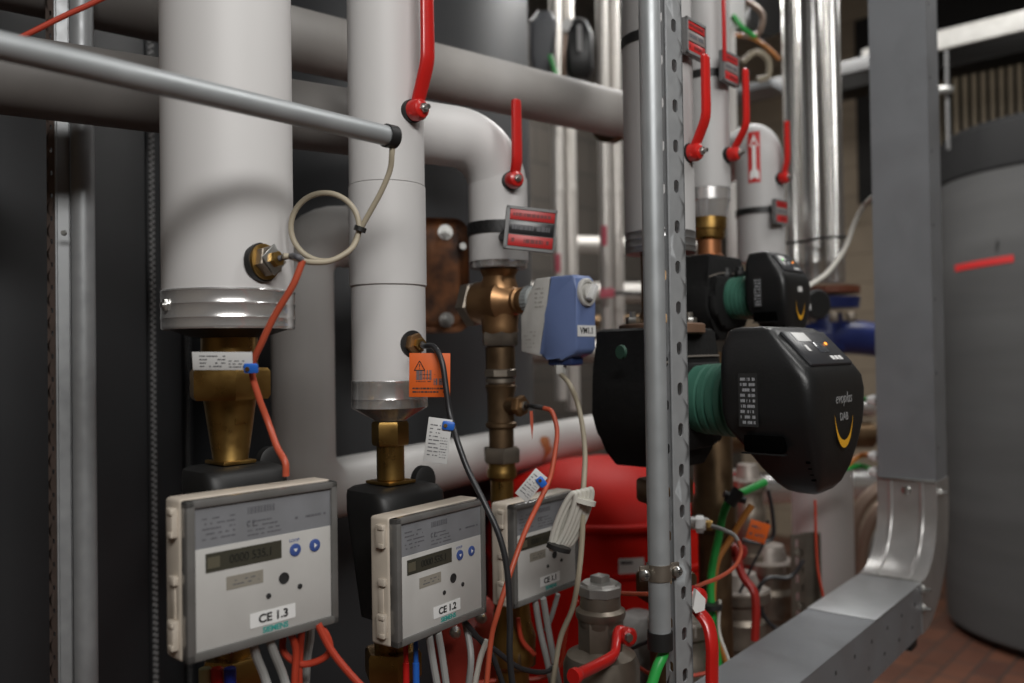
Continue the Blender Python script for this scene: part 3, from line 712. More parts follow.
# ------------------------------------------------------------------ bronze valve stack on pipe 3
def y3(py): return zat(500, py, Z3)
t = thing('bronze_valve', 'bronze three-way valve under the grey elbow pipe', 'valve', tuple(C3+K*y3(335)))
vz = y3(302)
bm = B(); lathe(bm, C3+K*y3(334), K, [(0,.026),(.004,.028),(.012,.028),(y3(315)-y3(334),.030),(y3(302)-y3(334),.033),(y3(288)-y3(334),.030),(y3(277)-y3(334),.025),(y3(270)-y3(334),.030)], 44)
lathe(bm, C3+K*vz-N*.045, N, [(0,.026),(.004,.034),(.03,.0355),(.052,.037),(.060,.036),(.070,.026),(.076,.021),(.082,.016)], 36); obj('body', bm, BRONZE, t)
bm = B(); hexnut(bm, C3+K*vz-N*.064-U*.0, N, .022, .038, .2, 6); obj('end_cap', bm, NICKEL, t)
bm = B(); lathe(bm, C3+K*vz+N*.036, N, [(0,.019),(.006,.02),(.008,.017),(.014,.017),(.016,.0205),(.022,.0205),(.024,.016)], 30); obj('bonnet', bm, BRONZE, t)
# column below
t = thing('brass_pipe_assembly', 'tarnished brass tee and unions below the bronze valve', 'pipe fitting', tuple(C3+K*y3(540)))
bm = B(); hexnut(bm, C3+K*y3(346), K, y3(332)-y3(346), .030, .1); obj('hex_nut', bm, NICKEL, t)
bm = B(); cyl(bm, C3+K*y3(372), C3+K*y3(346), .023, 32); obj('tube', bm, BRNDK, t)
bm = B(); hexnut(bm, C3+K*y3(377), K, y3(369)-y3(377), .0265, .4, 8); lathe(bm, C3+K*y3(385), K, [(0,.020),(.004,.0235),(.010,.0235),(y3(377)-y3(385),.018)], 30); obj('hex_nut', bm, NICKEL, t)
bm = B(); lathe(bm, C3+K*y3(428), K, [(0,.022),(.003,.0245),(.008,.0245),(.010,.021),(y3(388)-y3(428)-.008,.0215),(y3(386)-y3(428),.0245),(y3(384)-y3(428),.022)], 32)
cyl(bm, C3+K*y3(405), C3+K*y3(405)+N*.036, .0135, 24); obj('tee', bm, BRNDK, t)
bm = B(); cyl(bm, C3+K*y3(448), C3+K*y3(427), .0195, 30); obj('tube', bm, BRNDK, t)
bm = B(); hexnut(bm, C3+K*y3(462), K, y3(447)-y3(462), .0305, .1); hexnut(bm, C3+K*y3(452), K, .006, .025, .6); obj('union_nut', bm, NICKEL, t)
bm = B(); lathe(bm, C3+K*y3(560), K, [(0,.018),(y3(480)-y3(560),.018),(y3(476)-y3(560),.0235),(y3(470)-y3(560),.0235),(y3(466)-y3(560),.021),(y3(461)-y3(560),.022)], 30); obj('lower_tube', bm, BRASS, t)
b = C3+K*y3(405)+N*.034
t = thing('temperature_sensor', 'small brass temperature sensor on the tarnished brass tee', 'sensor', tuple(b))
bm = B(); hexnut(bm, b, N, .012, .0165); obj('hex_body', bm, BRONZE, t)
bm = B(); hexnut(bm, b+N*.012, N, .006, .0075); obj('gland_nut', bm, STEEL, t)
bm = B(); sweep(bm, [b+N*.018, P(531,406,1.22), P(545,408,1.21)], .0034, 10); obj('lead', bm, BLACK, t)
bm = B(); sweep(bm, [P(544,408,1.21), P(552,412,1.2), P(557,430,1.19), P(555,452,1.17), P(550,478,1.15), P(540,500,1.12), P(528,525,1.08), P(520,545,1.06), P(508,580,1.04), P(498,612,1.03), P(491,640,1.03), P(485,700,1.02)], .0034, 12)
obj('red_cable', bm, ORC, label='orange-red cable curving from the brass tee down between the meters', cat='cable')
tag_card(P(515,493,1.10), P(527,503,1.10)-P(515,493,1.10), P(538,470,1.10)-P(515,493,1.10), .020, .042, 'slanted printed tag with blue clip above the rearmost meter', clip=(.7,.80,.2), rows=7)
bm = B(); prism(bm, frame(P(531,411,1.21), V((1,0,0)), V((0,1,0))), ((-.002,0),(.0025,0),(.003,-.02),(.001,-.042),(-.001,-.02)), 0, .0008); fixn(bm); obj('seal_ribbon', bm, ORC, label='thin orange seal ribbon hanging below the tee sensor', cat='ribbon')

# ------------------------------------------------------------------ actuator
ab = C3+K*vz+N*.056
t = thing('valve_actuator', 'blue and white valve actuator on the bronze valve, marked VM1.1', 'actuator', tuple(ab+N*.05-K*.09))
bm = B(); lathe(bm, ab+N*.003, N, [(0,.0205),(.012,.0205),(.013,.018)], 36)
for k in range(24):
    a = k/24*2*PI; Mx = axframe(ab+N*.003, N); box(bm, Mx @ Matrix.Rotation(a,4,'Z'), (.0207,0,.006), (.0015,.002,.011))
obj('coupling_ring', bm, mat('grey_coupling', (.30,.32,.32), .5), t)
bm = B(); lathe(bm, ab+N*.014, N, [(0,.017),(.012,.017),(.014,.015)], 30); obj('neck', bm, ACTW, t)
bm_ = frame(ab+N*.022, N, U)       # local x out of the wall, y along the row, z up
zt_ = zat(555,277,1.23)-ab.z; zb_ = zat(555,357,1.21)-ab.z
bd = [(0,zt_),(.012,zt_)]
hwU = .022
bm = B()
sc = [(.010,zt_-.006),(.014,zt_),(.042,zt_+.001),(.041,zt_-.04),(.036,zt_-.055),(.028,zt_-.066),(.026,zb_+.004),(.024,zb_),(-.014,zb_+.008),(-.016,zb_+.01),(-.016,zt_-.052),(.002,zt_-.036)]
prism(bm, bm_, sc, -hwU, hwU, .004); fixn(bm); ow = obj('white_shell', bm, ACTW, t)
bm = B()
sb = [(.042,zt_+.001),(.084,zt_+.001),(.089,zt_-.004),(.091,zt_-.02),(.091,zb_+.012),(.086,zb_+.004),(.060,zb_-.006),(.036,zb_),(.024,zb_),(.026,zb_+.004),(.028,zt_-.066),(.036,zt_-.055),(.041,zt_-.04)]
prism(bm, bm_, sb, -hwU-.0006, hwU+.0006, .004); fixn(bm); ob = obj('blue_shell', bm, ACTB, t)
kn = bm_ @ V((.091, .000, zt_-.024))
bm = B(); lathe(bm, kn-N*.001, N, [(0,.0205),(.004,.0205),(.006,.019),(.006,.015),(.004,.015),(.004,.0125),(.009,.012),(.010,.009)], 40); kb = obj('knob', bm, ACTW, t)
bm = B(); box(bm, frame(kn+N*.011, U, N) @ Matrix.Rotation(.6,4,'Y'), (0,0,0), (.008,.011,.026), .002); obj('knob_grip', bm, WHITE, kb)
Mf = frame(bm_ @ V((.0912,0,0)), U, -N)
bm = B(); box(bm, Mf, (0,-.0002,zt_-.079), (.043,.0006,.016)); sk = obj('name_sticker', bm, WHITE, t)
text('VM1.1', Mf @ Matrix.Translation((.000,-.0006,zt_-.079)), .0120, INK, sk, bold=.0003)
Ms = frame(bm_ @ V((0,-hwU-.0002,0)), N, U)
bm = B(); lines(bm, Ms, .014,.030, zt_-.045, zt_-.012, 5, 3, y=-.0002, h=.35, fill=.6); lines(bm, Ms, -.008,.014, zb_+.012, zb_+.040, 5, 5, y=-.0002, h=.3, fill=.5); obj('printed_markings', bm, mat('pale_ink', (.38,.36,.33), .6), ow)
bm = B(); box(bm, bm_, (.052,0,zb_-.006), (.045,.03,.014), .004); obj('cable_entry', bm, mat('dark_blue_plastic', (.03,.05,.14), .4), t)
gl = bm_ @ V((.050,-.01,zb_-.012)); bm = B(); hexnut(bm, gl-K*.013, K, .013, .009); obj('cable_gland', bm, ACTW, t)
bm = B(); sweep(bm, [gl-K*.012, P(570,385,1.2), P(578,405,1.2), P(583,430,1.18), P(585,455,1.15), P(584,480,1.12), P(583,494,1.11)], .0036, 12); obj('grey_cable', bm, BEIGEC, label='grey-beige cable hanging from the blue actuator', cat='cable')
# coiled white cable bundle
t = thing('coiled_cable', 'coiled white cable bundle hanging over the rearmost meter', 'cable', tuple(P(568,550,1.09)))
for k in range(5):
    bm = B(); cx, cy = 563+k*4.2, 521-k*1.0; pp = []
    for i in range(17):
        a = i/16*2*PI; x = 5.5*math.cos(a); y = 30*math.sin(a); th = .38
        pp.append(P(cx+x*math.cos(th)-y*math.sin(th)*1., cy+x*math.sin(th)+y*math.cos(th), 1.09+.004*k+.01*math.sin(a)))
    sweep(bm, pp, .0034, 10); obj('cable_turn', bm, WHITEC, t)
for (x,y) in ((583,500),(558,547)):
    bm = B(); lathe(bm, P(x,y,1.088)-K*.004, (.3,0,1), [(0,.016),(.006,.016)], 16, sx=.7); obj('cable_tie', bm, BLACK if y>520 else WHITEC, t)
bm = B(); sweep(bm, [P(583,500,1.10), P(582,540,1.10), P(578,580,1.10), P(572,610,1.12), P(560,640,1.14), P(552,690,1.15)], .0036, 10); obj('grey_cable', bm, BEIGEC, label='grey-beige cable running down beside the rearmost meter', cat='cable')

# ------------------------------------------------------------------ rust flange plate
rp = P(424,276,1.70)
t = thing('flange_plate', 'heavily rusted flange plate bolted behind the middle pipe', 'flange', tuple(rp))
M = frame(rp, V((.96,.28,0)).normalized(), V((-.28,.96,0)).normalized())
bm = B(); box(bm, M, (0,0,0), (.175,.014,.228), .03, 6); 
vs = [v for v in bm.verts]
obj('plate', bm, RUST, t)
for sx in (-1,1):
    for szz in (-1,1):
        bm = B(); q = M @ V((.043*sx+.000, -.007, .088*szz)); hexnut(bm, q, -V((-.28,.96,0)), .012, .012); lathe(bm, q, -V((-.28,.96,0)), [(0,.015),(.003,.015)], 20); lathe(bm, q-V((-.28,.96,0))*.012, -V((-.28,.96,0)), [(0,.006),(.008,.006)], 12); obj('bolt', bm, STEEL, t)
bm = B(); q = M @ V((.078,-.007,.060)); lathe(bm, q, -V((-.28,.96,0)), [(0,.008),(.006,.007)], 12); obj('bolt', bm, STEEL, t)
bm = B(); cyl(bm, rp+V((.02,.009,-.03)), rp+V((-.06,.26,-.03)), .035, 30); obj('stub_pipe', bm, BLACK, t)

# ------------------------------------------------------------------ pump-side pipes
ZA = 1.28
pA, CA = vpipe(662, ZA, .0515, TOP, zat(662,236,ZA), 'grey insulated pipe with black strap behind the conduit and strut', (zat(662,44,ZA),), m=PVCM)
collar(pA, CA, zat(662,254,ZA), zat(662,233,ZA), .0525, m=mat('dark_clad', (.30,.30,.30), .35, .8))
zs = zat(662,44,ZA); bm = B(); lathe(bm, CA+K*(zs-.005), K, [(0,.0525),(0,.0545),(.014,.0545),(.014,.0525)], 48); obj('strap', bm, BLACK, pA)
ZB = 1.56
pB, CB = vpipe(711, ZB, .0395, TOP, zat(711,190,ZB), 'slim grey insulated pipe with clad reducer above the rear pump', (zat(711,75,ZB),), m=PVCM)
bm = B(); lathe(bm, CB+K*(zat(711,75,ZB)-.012), K, [(0,.040),(0,.0418),(.014,.0418),(.014,.040)], 40); obj('strap', bm, BLACK, pB)
bm = B(); h = zat(711,186,ZB)-zat(711,218,ZB); lathe(bm, CB+K*zat(711,218,ZB), K, [(0,.028),(0,.032),(h*.5,.038),(h*.52,.0395),(h,.0395),(h,.036)], 40); obj('reducer_collar', bm, CLAD, pB)
t = thing('brass_coupling', 'brass coupling between the reducer and the rear pump', 'pipe fitting', tuple(CB+K*zat(711,262,ZB)))
bm = B(); zz0 = zat(711,240,ZB); lathe(bm, CB+K*zz0, K, [(0,.024),(.004,.028),(.018,.029),(.02,.032),(zat(711,217,ZB)-zz0,.032)], 36); obj('union', bm, BRASS, t)
bm = B(); zz0 = zat(711,262,ZB); lathe(bm, CB+K*zz0, K, [(0,.026),(.012,.026),(.014,.022),(zat(711,240,ZB)-zz0,.022)], 36); obj('ferrule', bm, mat('copper', (.38,.16,.07), .4, .8), t)
# pipe C with elbow at its top going back left
ZC = 1.98; CC = P(763,341,ZC); CC.z = 0; RC = .054
zt = zat(760,141,ZC)
pts = [V((CC.x,CC.y,zat(760,262,ZC))), V((CC.x,CC.y,zt-.06))]
bk = V((-.12,1,0)).normalized()
for k in range(0,9):
    a = k/8*PI/2; pts.append(V((CC.x,CC.y,zt-.055))+bk*(.055*(1-math.cos(a)))+K*(.055*math.sin(a)))
pts.append(pts[-1]+bk*.6)
pC = thing('insulated_pipe', 'grey insulated elbow pipe carrying the red arrow sticker', 'pipe', (CC.x,CC.y,zat(760,262,ZC)))
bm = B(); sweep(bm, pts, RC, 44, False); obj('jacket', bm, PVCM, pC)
bm = B(); zs = zat(760,216,ZC); lathe(bm, CC+K*zs, K, [(0,RC*1.01),(0,RC*1.05),(.014,RC*1.05),(.014,RC*1.01)], 40); obj('strap', bm, BLACK, pC)
# arrow sticker
fd = (V((0,0,0))-CC).normalized(); sdv = V((-fd.y,fd.x,0)); 
t = thing('arrow_sticker', 'red sticker with white upward arrow on the elbow pipe', 'sticker', tuple(CC+fd*RC+K*zat(755,187,ZC)))
def on_cyl(c, r, x, z, f=fd, s=sdv): 
    a = x/r; return c + f*(math.cos(a)*r)+s*(math.sin(a)*r)+K*z
za0, za1 = zat(755,186,ZC), zat(755,136,ZC)
def cylpatch(bm, c, r, x0, x1, z0, z1, f=None, s=None, n=6):
    f = f or fd; s = s or sdv
    for k in range(n):
        xa, xb = x0+(x1-x0)*k/n, x0+(x1-x0)*(k+1)/n
        bm.faces.new([bm.verts.new(on_cyl(c,r,x,z,f,s)) for x,z in ((xa,z0),(xb,z0),(xb,z1),(xa,z1))])
    bmesh.ops.remove_doubles(bm, verts=bm.verts, dist=1e-5)
xo = -.012
bm = B(); cylpatch(bm, CC, RC+.0006, xo-.014, xo+.014, za0, za1); obj('background', bm, SIGNR, t)
bm = B(); cylpatch(bm, CC, RC+.0011, xo-.004, xo+.004, za0+.018, za1-.03)
def tri(bm, pts_): bm.faces.new([bm.verts.new(on_cyl(CC,RC+.0011,x,z)) for x,z in pts_])
tri(bm, ((xo-.0105,za1-.034),(xo+.0105,za1-.034),(xo,za1-.006)))
tri(bm, ((xo,za0+.012),(xo+.004,za0+.030),(xo-.004,za0+.030))); tri(bm, ((xo-.0105,za0+.006),(xo,za0+.012),(xo-.004,za0+.032),(xo-.0105,za0+.022))); tri(bm, ((xo+.0105,za0+.006),(xo+.0105,za0+.022),(xo+.004,za0+.032),(xo,za0+.012)))
obj('arrow', bm, WHITE, t)
lever(CA, .049, zat(684,158,ZA), 'bright red valve lever right of the slotted strut', L=.085, out=.020, rise=.045, hw=.009)
lever(CB, .040, zat(724,158,ZB), 'second red valve lever right of the strut, on the slim grey pipe', L=.095, out=.026, rise=.045, hw=.008)
lever(CC, RC, zat(780,182,ZC), 'small shaded red lever beside the polished ducts', L=.08, out=.01, rise=.04, hw=.009, n=V((.60,-.80,0)))
SX = V((.80,.60,0)).normalized(); SY = V((-SX.y,SX.x,0))
sA = sign(P(686,52,1.22), V((.66,.75,0)), V((-.75,.66,0)), .056, .052, 'faded pipe sign with pink strips at the top beside the strut', pale=True)
bm = B(); q=P(688,36,1.24); cyl(bm, q, V((CA.x,CA.y,q.z))+(q-V((CA.x,CA.y,q.z))).normalized()*.051, .006, 10); obj('bracket', bm, BLACK, sA)
sB = sign(P(723,80,1.5), V((.66,.75,0)), V((-.75,.66,0)), .058, .055, 'pipe sign with red strips behind the second red lever', pale=True)
bm = B(); q=P(726,66,1.52); cyl(bm, q, V((CB.x,CB.y,q.z))+(q-V((CB.x,CB.y,q.z))).normalized()*.039, .006, 10); obj('bracket', bm, BLACK, sB)
sC = sign(P(775,223,1.9), V((.75,.66,0)), V((-.66,.75,0)), .052, .055, 'small pipe sign with red strips strapped under the arrow sticker', pale=True)
bm = B(); q=P(777,212,1.92); cyl(bm, q, V((CC.x,CC.y,q.z))+(q-V((CC.x,CC.y,q.z))).normalized()*.053, .006, 10); obj('bracket', bm, BLACK, sC)
# red edge label near top of pipe B
bm = B(); q = P(722,0,1.5); box(bm, frame(P(723,30,1.5), V((.66,.75,0)), V((-.75,.66,0))), (.004,0,.01), (.012,.003,.13), .001); bm2 = obj('label_strip', bm, SIGNR, label='narrow red label strip at the top edge of the slim pipe', cat='label')

# ------------------------------------------------------------------ pumps
def pump(c, zaxis, s, dist, label, front=True, wx=1.0):
    """c = pipe axis, pump axis along N"""
    o = V((c.x,c.y,zaxis)); t = thing('circulation_pump', label, 'pump', tuple(o-K*.12*s))
    # insulated hydraulic shell: axis N
    Mh = frame(o, U, -N)
    bm = B()
    shell = []
    outl = [(-.088,.10),(-.075,.104),(.075,.104),(.085,.098),(.088,.05),(.098,.03),(.10,-.02),(.09,-.05),(.06,-.075),(.045,-.10),(-.045,-.10),(-.06,-.075),(-.09,-.05),(-.102,-.02),(-.10,.025),(-.088,.045)]
    prism(bm, Mh, [(x*s,z*s) for x,z in outl], -.045*s, .06*s, .006*s); fixn(bm); sh = obj('insulation_shell', bm, FOAM, t)
    bm = B(); prism(bm, Mh, [(x*s*.93,z*s*.62-.012*s) for x,z in outl], -.062*s, -.044*s, .008*s); fixn(bm); obj('shell_cover', bm, FOAM, t)
    bm = B(); sweep(bm, [Mh @ V((-.088*s,-.046*s,.048*s)), Mh @ V((-.03*s,-.047*s,.060*s)), Mh @ V((.04*s,-.047*s,.062*s)), Mh @ V((.088*s,-.046*s,.062*s))], .0016*s, 6); obj('shell_seam', bm, mat('dusty_edge', (.16,.14,.12), .8), t)
    # green motor
    bm = B(); pr = [(.05*s,.040*s)]
    nr = 6; L0, L1 = min(.072*s, dist*.5), dist
    pr = [(.045*s,.047*s),(L0-.004*s,.049*s)]
    for k in range(nr):
        a = L0+(L1-L0)*k/nr; b_ = L0+(L1-L0)*(k+1)/nr; r = (.050+.0045*k/nr)*s
        pr += [(a,r),(a+(b_-a)*.62,r*1.01),(a+(b_-a)*.78,r*.94),(b_,r*.95)]
    pr += [(L1+.01,.045*s)]
    lathe(bm, o, N, pr, 60); obj('motor_barrel', bm, GREENP, t)
    if not front:
        for k in (0,1):
            bm = B(); q = o+N*(.045+.035*k)*s+K*.050*s; hexnut(bm, q, K, .014*s, .014*s, .2, 8); lathe(bm, q+K*.014*s, K, [(0,.010*s),(.01*s,.009*s)], 16); obj('cable_gland', bm, BLACK, t)
    hd = o + N*dist; M = frame(hd, N, U) @ Matrix.Diagonal((wx, wx, 1, 1))
    lv = [(.100,.022,.046,-.066,.066),(.0985,.013,.055,-.074,.074),(.094,.006,.062,-.079,.079),(.072,.001,.084,-.090,.090),(.048,0,.106,-.094,.094),(.034,0,.116,-.095,.095),(.016,0,.119,-.095,.095),(-.01,0,.119,-.093,.093),(-.03,.004,.118,-.088,.088),(-.06,.024,.115,-.071,.071),(-.085,.040,.110,-.057,.057),(-.105,.054,.103,-.041,.041),(-.115,.064,.095,-.029,.029),(-.120,.074,.087,-.014,.014)]
    bm = B(); loft(bm, M, [(l[0]*s,(l[1]-.012)*s,l[2]*s,l[3]*s,l[4]*s) for l in lv], 64, .23); fixn(bm); hdo = obj('control_head', bm, PUMPB, t)
    # sloping display
    pa = V((.064*s,0,.0925*s)); pb = V((.107*s,0,.0475*s)); sl = (pb-pa).normalized()
    nz = V((-sl.z,0,sl.x)); nz = V((.64,0,.77)).normalized()
    cpt = M @ ((pa+pb)/2) ; SLd = (M.to_3x3() @ V((.69,0,-.72))).normalized(); NO = (M.to_3x3() @ V((.72,0,.69))).normalized()
    Md = frame(cpt+NO*.0026*s, U, -NO, -SLd) @ Matrix.Diagonal((wx, 1, wx, 1))       # local x along row, z up-slope
    bm = B(); box(bm, Md, (0,.002*s,0), (.136*s,.006*s,.060*s), .003*s); dp = obj('display_panel', bm, mat('dark_display_panel', (.035,.036,.04), .3), t)
    def dm(name, x, z, w, h, m, y=-.0012): 
        b2 = B(); box(b2, Md, (x*s,y*s,z*s), (w*s,.0012*s,h*s), .0003*s); return obj(name, b2, m, dp)
    dm('name_sticker', -.026, .018, .040, .016, WHITE)
    dm('screen', .006, -.001, .03, .018, mat('screen_grey', (.07,.075,.085), .15))
    if True:
        for k in range(3): dm('button', .012+k*.013, -.020, .009, .007, WHITE)
        dm('button', -.038, -.002, .008, .011, WHITE)
    bm = B(); lathe(bm, Md @ V((.034*s,-.001*s,.006*s)), NO, [(0,.0028*s),(.001*s,.0022*s)], 12); obj('status_light', bm, LEDO, dp)
    if not front:
        bm = B(); lathe(bm, Md @ V((-.03*s,-.001*s,.012*s)), NO, [(0,.0028*s),(.001*s,.0022*s)], 12); obj('status_light', bm, LEDG, dp, label='green status light')
    # front emblem
    Mf = frame(M @ V((.1194*s,0,0)), U, -N) @ Matrix.Diagonal((wx, 1, 1, 1))
    bm = B(); pp = [ (math.cos(a)*.031*s, math.sin(a)*.05*s) for a in [math.radians(x) for x in range(188,353,8)]]
    n_ = len(pp)
    vs1 = [bm.verts.new(Mf @ V((x,-.0006,z-.008*s))) for x,z in pp]
    vs2 = [bm.verts.new(Mf @ V((x*(1-.02-.16*math.sin(PI*i/(n_-1))),-.0006,z*(1-.2*math.sin(PI*i/(n_-1)))-.008*s))) for i,(x,z) in enumerate(pp)]
    for i in range(n_-1): bm.faces.new((vs1[i],vs1[i+1],vs2[i+1],vs2[i]))
    fixn(bm); obj('yellow_arc', bm, YELLOW, t)
    if front:
        text('evoplus', Mf @ Matrix.Translation((0,-.0006,.006*s)), .020*s, TXTG, t, shear=.3, sx=.9)
        text('DAB', Mf @ Matrix.Translation((0,-.0006,-.018*s)), .014*s, TXTG, t, bold=.0002)
    else:
        b2 = B(); box(b2, Mf, (0,-.0006,.012*s), (.026*s,.0012,.012*s)); obj('name_sticker', b2, LBLG, t)
    # side label and vent
    Ml = frame(M @ V((.0,-.0942*s,0)), N, U) @ Matrix.Diagonal((wx, 1, 1, 1))
    bm = B(); box(bm, Ml, (.034*s,.000,.006*s), (.026*s,.002*s,.068*s)); lb = obj('rating_label', bm, INK, t)
    bm = B(); lines(bm, Ml, .024*s, .044*s, -.026*s, .036*s, 9, 11, y=-.0014*s, h=.55, fill=.75); obj('printed_markings', bm, mat('label_print', (.35,.36,.38), .5), lb)
    Mv = frame(M @ V((.050*s,-.0815*s,-.050*s)), N, U)
    bm = B(); box(bm, Mv, (0,.0,0), (.052*s,.016*s,.021*s), .002*s); obj('cable_opening', bm, mat('opening_black', (.001,.001,.001), .9, spec=.02), t)
    bm = B(); box(bm, Mv, (0,-.004*s,-.0125*s), (.058*s,.01*s,.002*s), .0006*s); obj('opening_ledge', bm, PUMPB, t)
    for k in range(4):
        bm = B(); box(bm, frame(M @ V((.098*s,-.062*s+k*.0055*s,-.072*s-k*.008*s)), N, U), (0,0,0), (.006*s,.006*s,.0035*s), .001*s); obj('vent_slot', bm, mat('opening_black', (0,0,0)), t)
    return t
zaA = 1.35-.075
pump(CA, zaA+.006, 1.0, .151, 'large black-headed circulation pump nearest the cable channel')
zaB = zat(711,303,ZB)
pump(CB, zaB+.006, .75, .100, 'smaller-looking black pump with green status light behind the nearer pump', front=False, wx=.78)
# flange between shell A and pipe A
t = thing('pipe_flange', 'rusty bolted flange on top of the nearest pump', 'flange', tuple(CA+K*(zaA+.10)))
z0 = zat(662,345,ZA)
bm = B(); lathe(bm, CA+K*(zaA+.101), K, [(0,.060),(.002,.064),(.014,.064),(.016,.060)], 44); obj('disc', bm, RUSTF, t)
bm = B(); lathe(bm, CA+K*(zaA+.116), K, [(0,.04),(.02,.03),(zat(662,252,ZA)-zaA-.116,.03)], 30); obj('neck', bm, BRNDK, t)
for k in range(4):
    a = .4+k*PI/2; bm = B(); q = CA+K*(zaA+.117)+V((math.cos(a),math.sin(a),0))*.05; hexnut(bm, q, K, .010, .011); lathe(bm, q+K*.01, K, [(0,.005),(.008,.005)], 10); obj('bolt', bm, STEEL, t)
bm = B(); q = P(622,352,1.16); lathe(bm, q, -N*.2-U*1, [(0,.010),(.004,.009)], 20); obj('port_plug', bm, mat('dim_green', (.03,.09,.06), .6), t)
# piping under pump A
t = thing('brass_pipe_assembly', 'tarnished pipe and nuts below the nearest pump', 'pipe fitting', tuple(CA+K*.75))
bm = B(); cyl(bm, CA+K*.42, CA+K*(zaA-.09), .026, 28); hexnut(bm, CA+K*(zaA-.15), K, .035, .042); obj('tube', bm, BRNDK, t)
bm = B(); hexnut(bm, CA+K*.98, K, .04, .045); obj('union_nut', bm, BRNDK, t)
t = thing('brass_pipe_assembly', 'dark pipe with collars below the rear pump', 'pipe fitting', tuple(CB+K*.75))
bm = B(); lathe(bm, CB+K*.42, K, [(0,.03),(.3,.03),(.31,.045),(.35,.045),(.36,.03),(.6,.03),(.61,.042),(.66,.042),(.67,.035),(zaB-.09-.42,.035)], 32); obj('tube', bm, BRNDK, t)

# ------------------------------------------------------------------ cable channel with bend
CW, CD = .118, .10
U0, N0 = U, N
TH2 = math.radians(39.5); U = V((math.sin(TH2), math.cos(TH2), 0)); N = V((math.cos(TH2), -math.sin(TH2), 0))
hB = 1.35-.47
left_edge = P(858,573,0.47*850/(573-350)) 
bend = P(890,580,0.47*850/(580-350)); bend.z = 0
# centreline of the inner face: horizontal run towards the camera, bend radius, rise
rB = .135
o = bend
def trays(m, name, t, path, w=CW, d=CD, ribs=False, e=0):
    bm = B(); wd = N; rings = []
    for i,(p, inn) in enumerate(path):      # p on inner face centre, inn = direction away from the face (into the duct)
        q = [p+wd*w/2-inn*e, p-wd*w/2-inn*e, p-wd*w/2+inn*d, p+wd*w/2+inn*d]
        rings.append([bm.verts.new(x) for x in q])
    for a, b in zip(rings, rings[1:]):
        for i in range(4): bm.faces.new((a[i], a[(i+1)%4], b[(i+1)%4], b[i]))
    bm.faces.new(rings[0]); bm.faces.new(rings[-1]); fixn(bm)
    return obj(name, bm, m, t)
t = thing('cable_channel', 'galvanised steel cable channel curving from the floor run up to the ceiling', 'cable channel', tuple(o+K*hB))
zV = zat(905,493,1.95)
pv = o + U*rB; 
hor = [(o - U*.78 + K*hB, -K), (o+K*hB-U*.0, -K)]
hs = trays(TRAYM, 'level_section', t, hor)
be = []
for k in range(17):
    a = k/16*PI/2; be.append((o+K*(hB+rB) + U*(rB*math.sin(a)) - K*(rB*math.cos(a)), U*math.sin(a)-K*math.cos(a)))
be.append((o+U*rB+K*(hB+rB+.05), U))
bo = trays(BEND, 'bend_section', t, [(p-inn*.002, inn) for p, inn in be], CW+.003, CD+.004)
ve = [(o+U*(rB)+K*(hB+rB+.048), U), (o+U*rB+K*TOP, U)]
vs_ = trays(TRAYM, 'upright_section', t, ve)
for off in (-.28, .26):
    bm = B(); strip(bm, [p-inn*.003+N*CW*off for p, inn in be], .004, .0018, N, smooth=False); fixn(bm); obj('pressed_rib', bm, BEND, bo)
# joint lip lines
bm = B(); box(bm, frame(o+U*(rB-.003)+K*(hB+rB+.050), N, U), (0,0,0), (CW+.002,.008,.005), .001); obj('joint_lip', bm, STEEL, bo)
bm = B(); box(bm, frame(o+K*(hB+.002)-U*.0, N, U), (0,0,0), (CW+.002,.006,.006), .001); obj('joint_lip', bm, STEEL, bo)
# lighter connector section on level run
bm = B(); box(bm, frame(o+K*(hB+.0005)-U*.15, N, U), (0,0,0), (CW+.002,.30,.002), .0005); obj('splice_plate', bm, mat('splice_steel', (.44,.45,.46), .42, .8, .5, 20, 0, (.38,.39,.4)), t)
for (q, ax) in ((o+U*(rB-.002)+K*(hB+rB+.028)+N*.0, -U), ):
    bm = B(); lathe(bm, q, ax, [(0,.010),(.002,.009),(.004,.005)], 20); obj('bolt', bm, STEEL, t)
for q in (o+U*(rB+.02)+K*(hB+rB+.025)+N*(CW/2), o+U*.0+K*(hB-.012)+N*(CW/2), o-U*.0+K*(hB-.05)+N*(CW/2+.0)):
    bm = B(); hexnut(bm, q, N, .006, .008); lathe(bm, q+N*.006, N, [(0,.004),(.012,.004)], 12); obj('bolt', bm, STEEL, t)
for k in range(7):
    for dz in (-.03,-.07):
        bm = B(); lathe(bm, o-U*(.05+k*.09+(.02 if dz<-.05 else 0))+K*(hB+dz)+N*(CW/2-.0008), N, [(0,.0035),(.0012,.0035)], 12); obj('punched_hole', bm, INK, hs)
for k in range(10):
    bm = B(); lathe(bm, o+U*(rB+.025)+K*(hB+rB+.12+k*.16)+N*(CW/2-.0008), N, [(0,.0035),(.0012,.0035)], 12); obj('punched_hole', bm, INK, vs_)
bm = B(); box(bm, frame(o-U*.04+K*(hB-CD-.010), N, U), (.03,0,0), (.05,.04,.022), .002); obj('bracket', bm, BLACK, t)
